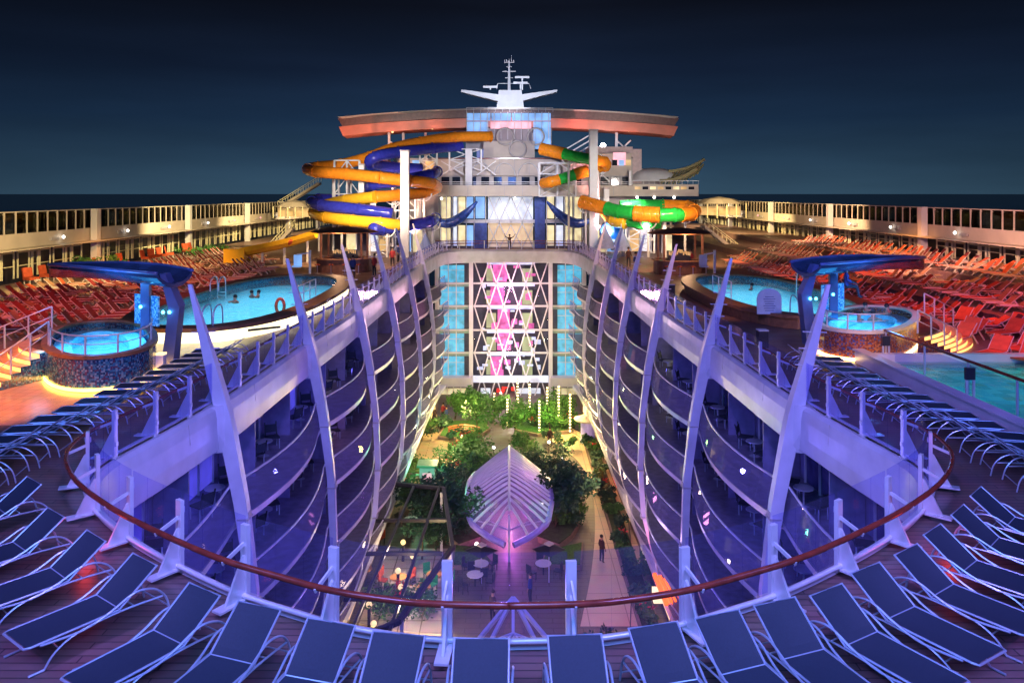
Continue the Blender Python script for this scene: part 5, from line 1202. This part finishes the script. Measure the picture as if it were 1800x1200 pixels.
person('person sitting on the rim of the right hot tub', P(1488, 553, 1.2)+Vector((0, 0, .38-.0)), 1.2, 'sit', M_shirtb, M_trous)
def swimmer(lab, p):
    t = thing('person', lab, 'person', p, None, random.uniform(0, 6)); mesh = skin_body([(0, 0, -.12), (0, 0, 0), (0, 0, .08), (0, 0, .17), (0, .01, .27), (.18, 0, .0), (.34, -.15, -.04), (-.18, 0, .0), (-.34, -.15, -.04)], [(0, 1), (1, 2), (2, 3), (3, 4), (1, 5), (5, 6), (1, 7), (7, 8)], [.14, .15, .06, .10, .085, .06, .045, .06, .045], 'body')
    mesh.materials.append(M_skin); o = bpy.data.objects.new('body', mesh); C.objects.link(o); o.parent = t
    h = MB(); h.ball((0, .03, .285), .112, 10, 8, .95); h.build('hair', M_hair, t, smooth=True, local=True)
for k, (x, y, z, l_) in enumerate(((413, 530, .6, 'person swimming alone in the left pool'), (443, 521, .6, 'person in the left pool, left one of a pair'), (454, 521, .6, 'person in the left pool, right one of a pair'), (1321, 508, .6, 'person swimming in the right pool'),
        (1510, 562, 1.14, 'person in the right hot tub nearest the sitting one'), (1535, 560, 1.14, 'person in the middle of the right hot tub'), (1560, 548, 1.14, 'person in the right hot tub near the steps'), (1522, 545, 1.14, 'person at the far side of the right hot tub'))):
    swimmer(l_, P(x, y, z))

# ---------------------------------------------------------------- coloured deck floods
for loc, tgt, ang, e, c_ in (
    ((-17.5, 20, 8), (-17.0, 24.0, 0), 50, 8500, (1, .27, .05)), ((-19, 24, 7), (-19.5, 29, 0), 60, 2200, (1, .16, .05)), ((-20, 26, 8), (-19, 30, 0), 60, 900, (1, .20, .05)), ((-24, 36, 9), (-24, 42, 0), 75, 3600, (1, .13, .07)), ((-22, 50, 9), (-24, 56, 0), 75, 3200, (1, .30, .13)),
    ((-28, 62, 9), (-30, 66, 0), 80, 4600, (1, .42, .12)), ((-18, 70, 9), (-20, 76, 0), 90, 4200, (1, .62, .22)), ((-26, 48, 7), (-35, 60, 2.5), 100, 6500, (1, .72, .30)), ((-28, 76, 8), (-35, 86, 3), 100, 9000, (1, .75, .35)), ((-26, 100, 8), (-35, 106, 3), 100, 9000, (1, .75, .35)), ((-26, 125, 8), (-35, 130, 3), 100, 9000, (1, .75, .4)),
    ((24, 36, 9), (25, 42, 0), 75, 3200, (1, .12, .08)), ((23, 52, 9), (25, 58, 0), 75, 3400, (1, .22, .08)), ((30, 64, 9), (31, 68, 0), 80, 5200, (1, .40, .10)), ((18, 70, 9), (20, 76, 0), 90, 4200, (1, .60, .22)), ((30, 46, 9), (32, 52, 0), 80, 2400, (1, .40, .12)), ((26, 50, 7), (35, 60, 3), 100, 5500, (1, .50, .40)), ((28, 78, 8), (35, 88, 3), 100, 8500, (1, .62, .32)), ((26, 102, 8), (35, 108, 3), 100, 9000, (1, .72, .3)), ((26, 125, 8), (35, 130, 3), 100, 9000, (1, .75, .4)),
    ((21, 28, 7), (21.5, 34, 0), 75, 2600, (1, .10, .26)), ((19, 22, 7), (21, 28, 0), 50, 900, (1, .45, .3)), ((11, 18, 7), (12, 26, 0), 70, 600, (.35, .12, 1)), ((11, 30, 7), (11.5, 36, 0), 70, 500, (.08, .2, 1)), ((-11, 30, 7), (-10.8, 34, 0), 60, 300, (.12, .2, 1)), ((15.5, 26, 6), (13.5, 30.5, 0), 60, 500, (1, .55, .18)), ((-11, 66, 8), (-12, 74, 0), 95, 3600, (1, .66, .40)), ((11, 64, 8), (12, 72, 0), 95, 3600, (1, .52, .28)), ((-10.5, 38, 6), (-10.8, 44, 0), 80, 700, (1, .6, .3)), ((10.5, 38, 6), (10.8, 46, 0), 80, 600, (1, .4, .2)), ((-13, 84, 7), (-13, 90, 0), 90, 2000, (1, .85, .7)), ((13, 84, 7), (13, 90, 0), 90, 2000, (1, .8, .7)),
    ((-12, 24, 4.5), (-15, 28.8, 0), 80, 260, (1, .55, .1)), ((13.4, 27.5, 3.5), (15, 31, .4), 80, 260, (1, .35, .08)),
    ((-12, 72, 4), (-15, 86, 7), 70, 2600, (1, .75, .45)), ((14, 70, 4), (16, 82, 6), 60, 2200, (1, .8, .6)), ((-10, 82, 2), (-14, 98, 15), 60, 26000, (1, .50, .32)), ((10, 82, 2), (14, 98, 15), 60, 24000, (1, .38, .38)), ((0, 70, 12), (0, 96, 9), 42, 8500, (.88, .84, 1)), ((-16, 68, 9), (-13, 86, 7), 60, 5200, (1, .86, .7)), ((16, 68, 8), (14, 84, 7), 60, 4200, (1, .9, .8)), ((14, 80, 3), (14, 93, 8), 80, 2600, (1, .62, .62)), 
    ((-13, 62, 10), (-12, 84, 6), 50, 2600, (1, .85, .8)), ((13, 60, 10), (14, 84, 6), 45, 2200, (1, .9, .8)), ((0, 80, 4), (0, 88.6, -.6), 80, 500, (1, .7, .5)), ((0, 68, -1), (-8.5, 62, -3.5), 40, 1500, (1, .06, .4)), ((0, 68, -1), (8.5, 60, -3.5), 40, 1500, (1, .06, .4)), ((0, 30, 2), (-9, 32, -.6), 20, 260, (1, .15, .3)), ((0, 64, -2), (-8, 58, -6), 110, 900, (1, .72, .75)), ((0, 64, -2), (8, 58, -6), 110, 900, (1, .72, .75))):
    spot('deck_flood', loc, tgt, ang, e*(1.0 if loc[1] < 34 or loc[2] < 5 else 1.6), c_, .4)

# ---------------------------------------------------------------- balcony furniture
fc = thing('balcony_chair', '', 'chair', (0, 0, 0), 'balcony chairs')
m = MB(); m.box((0, 0, .42), (.5, .5, .05)); m.build('seat', M_slingb, fc, local=True)
m = MB(); m.bar((-.22, .25, .42), (-.22, .38, .92), .04); m.bar((.22, .25, .42), (.22, .38, .92), .04); m.bar((-.22, .32, .68), (.22, .32, .68), .03, .3); m.build('backrest', M_slingb, fc, local=True)
for sx_, sy_ in ((-1, -1), (1, -1), (1, 1), (-1, 1)): m = MB(); m.bar((sx_*.22, sy_*.22, 0), (sx_*.22, sy_*.22, .42), .035); m.build('leg', M_frame, fc, local=True)
reg(fc)
ft = thing('balcony_table', '', 'table', (0, 0, 0), 'balcony tables')
m = MB(); m.lathe([(.02, .55), (.32, .55), (.32, .585), (.02, .59)], (0, 0, 0), 14); m.build('table_top', M_frame, ft, local=True); m = MB(); m.tube([(0, 0, .02), (0, 0, .55)], .03, 6); m.lathe([(.2, .01), (.02, .04)], (0, 0, 0), 10); m.build('pedestal', M_frame, ft, local=True)
reg(ft); used2 = [0, 0]
def place(master, i, p, rz, lab):
    o = master if not used2[i] else copy_tree(master, None); used2[i] = 1
    o.location = p; o.rotation_euler = (0, 0, rz); o['label'] = lab
FLO = ['top', 'second', 'third', 'fourth', 'lowest']
for sg, sn in ((-1, 'left'), (1, 'right')):
    for li in range(4):
        for j in range(7):
            s_ = S_arc[ib0]+2.6+j*4.75
            q, n = at_s(s_, .55, sg, LV[li]+.006); tb = Vector((-n.y, n.x, 0)); ang = math.atan2(n.y, n.x)
            q1, q2, q3 = q+tb*1.0, q-tb*1.0, q
            place(fc, 0, q1, ang+R(60), 'blue chair on %s side balcony, %s storey, %s bay, far side of table' % (sn, FLO[li], ordw(j)))
            place(fc, 0, q2, ang-R(150), 'blue chair on %s side balcony, %s storey, %s bay, near side of table' % (sn, FLO[li], ordw(j)))
            place(ft, 1, q3, 0, 'small round table on %s side balcony, %s storey, %s bay' % (sn, FLO[li], ordw(j)))
# orange club chairs and tubs of plants by the left windows
ch0 = thing('club_chair', '', 'chair', (0, 0, 0), 'orange chairs by the left windows')
m = MB(); m.box((0, 0, .4), (.75, .75, .2)); m.build('seat', M_slingo, ch0, local=True); m = MB(); m.bar((-.35, 0, .5), (-.5, 0, 1.15), .7, .12, (0, 0, 1)); m.build('backrest', M_slingo, ch0, local=True)
for sx_, sy_ in ((-1, -1), (1, -1), (1, 1), (-1, 1)): m = MB(); m.bar((sx_*.3, sy_*.3, 0), (sx_*.3, sy_*.3, .3), .06); m.build('leg', M_framed, ch0, local=True)
reg(ch0)
for k, y in enumerate((56.5, 58.5, 66, 70, 74.5, 76.0, 77.8, 79.6, 84, 85.6)):
    o = ch0 if k == 0 else copy_tree(ch0); o.location = (-34.4, y, .0); o.rotation_euler = (0, 0, random.uniform(-.5, .5)); o['label'] = 'orange chair by the left window wall, %s from the near end' % ordw(k)

# ---------------------------------------------------------------- small structures of the far deck
t = thing('play_dome', 'shiny blue dome of the play area right of the pink pillar', 'dome', Q(1076, 420, 84)); c = Q(1076, 420, 84)
m = MB(); m.lathe([(1.25, 0), (1.4, .5), (1.35, 1.1), (1.0, 1.7), (.5, 2.05), (.02, 2.15)], c, 18); m.build('shell', mat('dome_blue', (.02, .16, .55), .12), t, smooth=True); m = MB(); m.lathe([(1.5, -.2), (1.5, .05), (.2, .06)], c, 18); m.build('base', M_white, t)
point('dome_lamp', c+Vector((0, -2.2, .4)), 50, (.2, .6, 1))
for k, (x, y, Y) in enumerate(((1064, 436, 80), (1092, 440, 80), (748, 448, 84))):
    c = Q(x, y, Y); t = thing('cone_tent', 'small pale blue cone tent of the play area, %s from the right pillar' % ordw(k), 'tent', c); m = MB(); m.lathe([(1.1, 0), (.8, .7), (.35, 1.6), (.05, 2.3)], c, 12); m.build('cover', mat('tent_blue_%s' % ORD[k], (.35, .45, .75), .5), t); m = MB(); m.tube([c, c+Vector((0, 0, 2.7))], .05, 5); m.build('mast', M_white, t)
for sg, sn, pts in ((-1, 'left', ((488, 366, 118), (560, 322, 118))), (1, 'right', ((1300, 446, 92), (1238, 398, 92))), (-1, 'near left', ((470, 446, 92), (512, 402, 92)))):
    a, b = Q(*pts[0]), Q(*pts[1]); t = thing('deck_stairs', 'olive steel stairs rising to the upper deck on the %s' % sn, 'stairs', a)
    for dy in (0, 1.6): m = MB(); m.bar(a+Vector((0, dy, 0)), b+Vector((0, dy, 0)), .12, .35); m.build('stringer', M_wall, t); m = MB(); m.bar(a+Vector((0, dy, 1)), b+Vector((0, dy, 1)), .07); [m.bar(a.lerp(b, j/8)+Vector((0, dy, 0)), a.lerp(b, j/8)+Vector((0, dy, 1)), .05) for j in range(9)]; m.build('handrail', M_cream, t)
    m = MB(); [m.box(a.lerp(b, (j+.5)/16)+Vector((0, .8, .1)), (.4, 1.5, .06)) for j in range(16)]; m.build('treads', M_wallg, t)
for sn, x0, x1, y0, y1, Y in (('right', 1226, 1322, 346, 384, 112), ('left', 470, 545, 352, 384, 112)):
    a, b = Q(x0, y1, Y), Q(x1, y0, Y); c = (a+b)/2; wv = (b.x-a.x)/2; t = thing('deck_pavilion', 'low olive hipped pavilion on the upper deck far %s' % sn, 'pavilion', (c.x, Y, a.z))
    m = MB(); m.lathe([(wv, b.z-1.0), (wv*.55, b.z-.3), (.2, b.z)], (c.x, Y+3, 0), 8, 1, .6); m.build('roof', M_wall, t)
    for k in range(6): m = MB(); x = lerp(a.x+.4, b.x-.4, k/5); m.bar((x, Y+1.5, a.z), (x, Y+1.5, b.z-.9), .14); m.build('post', M_cream, t)
    m = MB(); m.box((c.x, Y+3.5, (a.z+b.z)/2-.5), (wv*1.7, .1, 1.3)); m.build('lit_back', E_rooma, t)
for sg, sn in ((-1, 'left'), (1, 'right')):         # lit deckhouse flanks behind the bars
    t = thing('deck_screen', 'lit glass screen wall between the %s bar and the bridge' % sn, 'screen', (sg*11, 84, 0))
    for k in range(7):
        x = sg*(9.2+k*1.25); m = MB(); m.bar((x, 84+k*.3, 0), (x, 84+k*.3, 2.9), .14); m.build('post', M_white, t)
        m = MB(); m.box((x+sg*.62, 84.2+k*.3, 1.4), (1.0, .05, 2.3)); m.build('pane', [E_room, E_blue2, M_glass, E_rooma, E_pale, M_glass, E_room][k], t)
    m = MB(); m.bar((sg*9, 84, 2.95), (sg*18, 86, 2.95), .25); m.build('header', M_wall, t)
# service posts and towel bins near the rails of the side decks
for k, (x, y) in enumerate(((1340, 610), (1180, 520))):
    p = P(x, y); t = thing('deck_bin', 'small dark towel bin with lit top on the deck, %s of them' % ordw(k), 'bin', p)
    m = MB(); m.box(p+Vector((0, 0, .35)), (.4, .4, .7)); m.build('body', M_dark, t); m = MB(); m.box(p+Vector((0, 0, .73)), (.42, .42, .05)); m.build('lid', M_post, t)
# more scaffolding, struts under the slides, red blossoms with bulbs
for lab, x0, x1, y0, y1, Y in (('tall white scaffold between the left slides and the lounge', 738, 768, 262, 345, 91), ('low white scaffold carrying the orange tube end', 790, 846, 262, 300, 92.6), ('white scaffold frame under the green slide loop', 1100, 1150, 395, 445, 82), ('white frame under the yellow tube left of the thick pillar', 650, 690, 405, 455, 82)):
    a, b = Q(x0, y1, Y), Q(x1, y0, Y); t = thing('scaffold_tower', lab, 'scaffold', (a.x, Y, a.z))
    for x in (a.x, b.x): m = MB(); m.bar((x, Y, a.z), (x, Y, b.z), .18); m.build('leg', M_white, t)
    m = MB(); nz_ = max(2, int((b.z-a.z)/1.3))
    for k in range(nz_):
        z, z2 = lerp(a.z, b.z, k/nz_), lerp(a.z, b.z, (k+1)/nz_); m.bar((a.x, Y, z), (b.x, Y, z2), .1); m.bar((b.x, Y, z), (a.x, Y, z2), .1); m.bar((a.x, Y, z2), (b.x, Y, z2), .1)
    m.build('brace', M_white, t)
for k, (x, y0, Y) in enumerate(((585, 296, 89), (612, 300, 88), (560, 352, 88), (600, 364, 84), (690, 345, 83), (745, 340, 86), (730, 300, 89), (760, 392, 85), (680, 402, 80), (1000, 275, 88), (1052, 292, 88), (1030, 360, 84), (1095, 380, 81), (1140, 388, 80), (1205, 378, 81), (1180, 366, 86))):
    a = Q(x, y0, Y); t = thing('slide_strut', 'thin white strut holding up a slide tube, %s from the left tower' % ordw(k), 'strut', (a.x, a.y, 0), 'struts of the slides')
    m = MB(); m.tube([(a.x, a.y+.2, 0), (a.x, a.y+.2, a.z-.5)], .13, 7); m.build('shaft', M_white, t); m = MB(); m.tube([a+Vector((math.cos(q)*.85, .1, math.sin(q)*.85-.0)) for q in [R(180+k_*22.5) for k_ in range(9)]], .08, 5); m.build('saddle', M_white, t)
m = MB(); rnd = random.Random(12)
t = thing('bulb_hedge', 'low hedge of red blossom and tiny bulbs left of the lilac canopy', 'hedge', Pz(808, 800))
pts = [Pz(818, 778), Pz(806, 800), Pz(800, 822), Pz(796, 842)]
m1, m2, m3 = MB(), MB(), MB()
for p in cr(pts, 6): leaves(m1, p+Vector((0, 0, .5)), .55, 60, .11, rnd, .7, 3); leaves(m2, p+Vector((.1, -.1, .75)), .4, 14, .10, rnd, .5, 3)
for p in cr(pts, 6):
    q = p+Vector((rnd.uniform(-.4, .1), -.4, .8)); m3.box(q, (.12, .12, .12))
m1.build('foliage', M_leaf, t); m2.build('blossom', M_leafr, t); m3.build('bulbs', E_bulb, t)
# denser planting hugging the arched canopy and the near plaza
for k, (x, y, r_, h_, dk) in enumerate(((-3.9, 60.5, 1.5, 2.3, 1), (3.7, 60.5, 1.2, 2.2, 1), (-2.6, 64.8, 1.6, 2.4, 0), (2.6, 64.9, 1.6, 2.4, 1), (-4.6, 56.5, 1.5, 2.4, 1), (-5.6, 50.5, 1.6, 3.0, 1), 
        (-3.4, 68.5, 1.2, 2.0, 0), (1.2, 70.0, 1.3, 2.0, 0), (-7.2, 58.5, 1.1, 1.6, 0), (-1.8, 36.5, 1.0, 1.9, 1), (3.8, 36.8, 1.3, 2.3, 1), (-6.2, 33.5, 1.3, 2.0, 0))):
    tree('small_tree', 'small %s bushy tree in the park, number %s beside the canopy and paths' % ('dark' if dk else 'bright green', ordw(k)), 'tree', (x, y, PZ), h_, r_, M_leafd if dk else M_leaf, 1300, .13, 300+k, .07, 'small bushy trees of the park')
# railings and bracing on the deckhouse
for x in range(800, 1034, 26): m = MB(); qbox(m, x, 281, x+.9, 308, SY-.06, .05); m.build('panel_seam', M_wallg, su)
for x in range(790, 1110, 32): m = MB(); qbox(m, x, 327, x+.9, 344, SY-2.26, .05); m.build('panel_seam', M_wallg, su)
m = MB(); a, b = Q(768, 320, SY-2), Q(1112, 320, SY-2); m.bar(a, b, .07); a, b = Q(768, 323, SY-2), Q(1112, 323, SY-2); m.bar(a, b, .04); m.build('deck_rail', M_white, su)
m = MB(); a, b = Q(820, 189.5, 97), Q(972, 189.5, 97); m.bar(a, b, .07)
for k in range(13): q = a.lerp(b, k/12); m.bar(q, q+Vector((0, 0, -.5)), .05)
m.build('roof_rail', M_white, su)
for k in range(5):
    x = 845+k*42; m = MB(); c = Q(x, 309, SY-.2); m.tube([c+Vector((math.cos(q)*1.25, 0, math.sin(q)*1.5)) for q in [R(10*j) for j in range(19)]], .06, 5); m.build('arch_rib', M_white, su)
for x0, x1, y0, y1 in ((775, 818, 283, 308), (838, 872, 283, 308), (1042, 1075, 292, 322)):
    m = MB(); m.bar(Q(x0, y1, SY-1), Q(x1, y0, SY-1), .12); m.bar(Q(x1, y1, SY-1), Q(x0, y0, SY-1), .12); m.build('cross_brace', M_white, su)
for k, x in enumerate((776, 905, 1052, 1120, 1150, 1185)):
    c = Q(x, 349 if x < 1100 else 347, SY-2.3); m = MB(); m.ball(c, .16, 7, 5); m.build('lamp', E_white, su)
# people on the side decks
for k, (x, y, sh, l_) in enumerate(((690, 470, M_shirtr, 'person in red shirt walking near the left rail behind the bar'), (700, 462, M_shirtb, 'person in blue shirt walking near the left rail behind the bar'), (1105, 470, M_shirt, 'person in dark shirt by the play area on the right'),
        (620, 490, M_shirtb, 'person in blue shirt standing at the far end of the left pool'), (1215, 476, M_shirtr, 'person in red shirt by the right pool bar'))):
    person(l_, P(x, y), k*1.3, 'stand', sh, M_trous)
# planted border along the right shops and by the left wall of the park
for k in range(15):
    y = 43+k*2.35
    shrub('shrub in the right wall border of the park, %s from the near end' % ordw(k), (7.5-.15*math.sin(k), y, PZ+.36), .6, M_leafd if k % 3 else M_leaf, 380, .12, 500+k, 'shrubs of the right wall border', 'shrub', 20 if k % 4 == 0 else 0)
t = thing('planting_bed', 'narrow stone planter running along the right shop fronts', 'planter', (7.2, 60, PZ)); m = MB(); m.span((7.0, 41.5, PZ+.01), (8.1, 77.5, PZ+.36)); m.build('kerb', M_stone, t); m = MB(); m.span((7.1, 41.6, PZ+.361), (8.05, 77.4, PZ+.40)); m.build('soil', mat('border_soil', (.03, .05, .02), .9, var=.5), t)
for k in range(8):
    shrub('low hedge plant beside the left terrace planks, %s from the near end' % ordw(k), (-3.5+.1*math.sin(k*2), 66+k*1.5, PZ+.1), .65, M_leaf, 300, .11, 540+k, 'low hedge of the left terrace')
# people strolling in the park
for k, (x, y, sh) in enumerate(((5.4, 62, M_shirtb), (5.0, 63, M_shirtr), (5.9, 50, M_shirt), (-4.6, 70, M_shirtr), (1.2, 45, M_shirtb), (-.9, 43, M_shirt), (3.8, 73, M_shirt))):
    person(('pair member in blue strolling on the right park path', 'pair member in red strolling on the right park path', 'lone person in dark clothes on the near right path', 'person in red on the left terrace of the park', 'person in blue by the near cafe tables', 'person in dark clothes by the near cafe tables', 'person in dark clothes near the wrapped poles')[k], (x, y, PZ+.006), k*1.1, 'stand', sh, M_trous)
# glazing, lamps and ladders on the deckhouse flank and roof
for k in range(6):
    m = MB(); qbox(m, 1040+k*12, 281, 1049+k*12, 291, SY-.25, .06); m.build('flank_window', (E_room, M_darkglass, E_pink, M_darkglass, E_blue2, E_rooma)[k], su)
for k in range(8):
    m = MB(); qbox(m, 1116+k*13.5, 328, 1126+k*13.5, 333, SY-2.27, .06); m.build('flank_window', (E_rooma, M_darkglass, E_room)[k % 3], su)
m = MB(); a, b = Q(1112, 318, SY-2), Q(1228, 318, SY-2); m.bar(a, b, .07)
for k in range(13): q = a.lerp(b, k/12); m.bar(q, q+Vector((0, 0, -.45)), .05)
m.build('deck_rail', M_white, su)
for x in (700, 725, 748): m = MB(); qbox(m, x, 282, x+14, 300, SY+.42, .06); m.build('flank_window', E_rooma if x != 725 else E_blue2, su)
for k, (x, y) in enumerate(((690, 232), (1105, 230), (760, 226), (1010, 224))):
    p = Q(x, y, 98.6); t = thing('soffit_lamp', 'small bright lamp under the roof wing, %s of four' % ordw(k), 'lamp', p, 'lamps under the roof wing'); m = MB(); m.ball(p, .14, 7, 5); m.build('bulb', E_warm, t); m = MB(); m.bar(p, p+Vector((0, .2, .5)), .05); m.build('stem', M_dark, t)
    spot('soffit_spot', p+Vector((0, -1.2, -1.6)), p+Vector((0, 1.5, 1.2)), 100, 90, (1, .35, .2), .2)
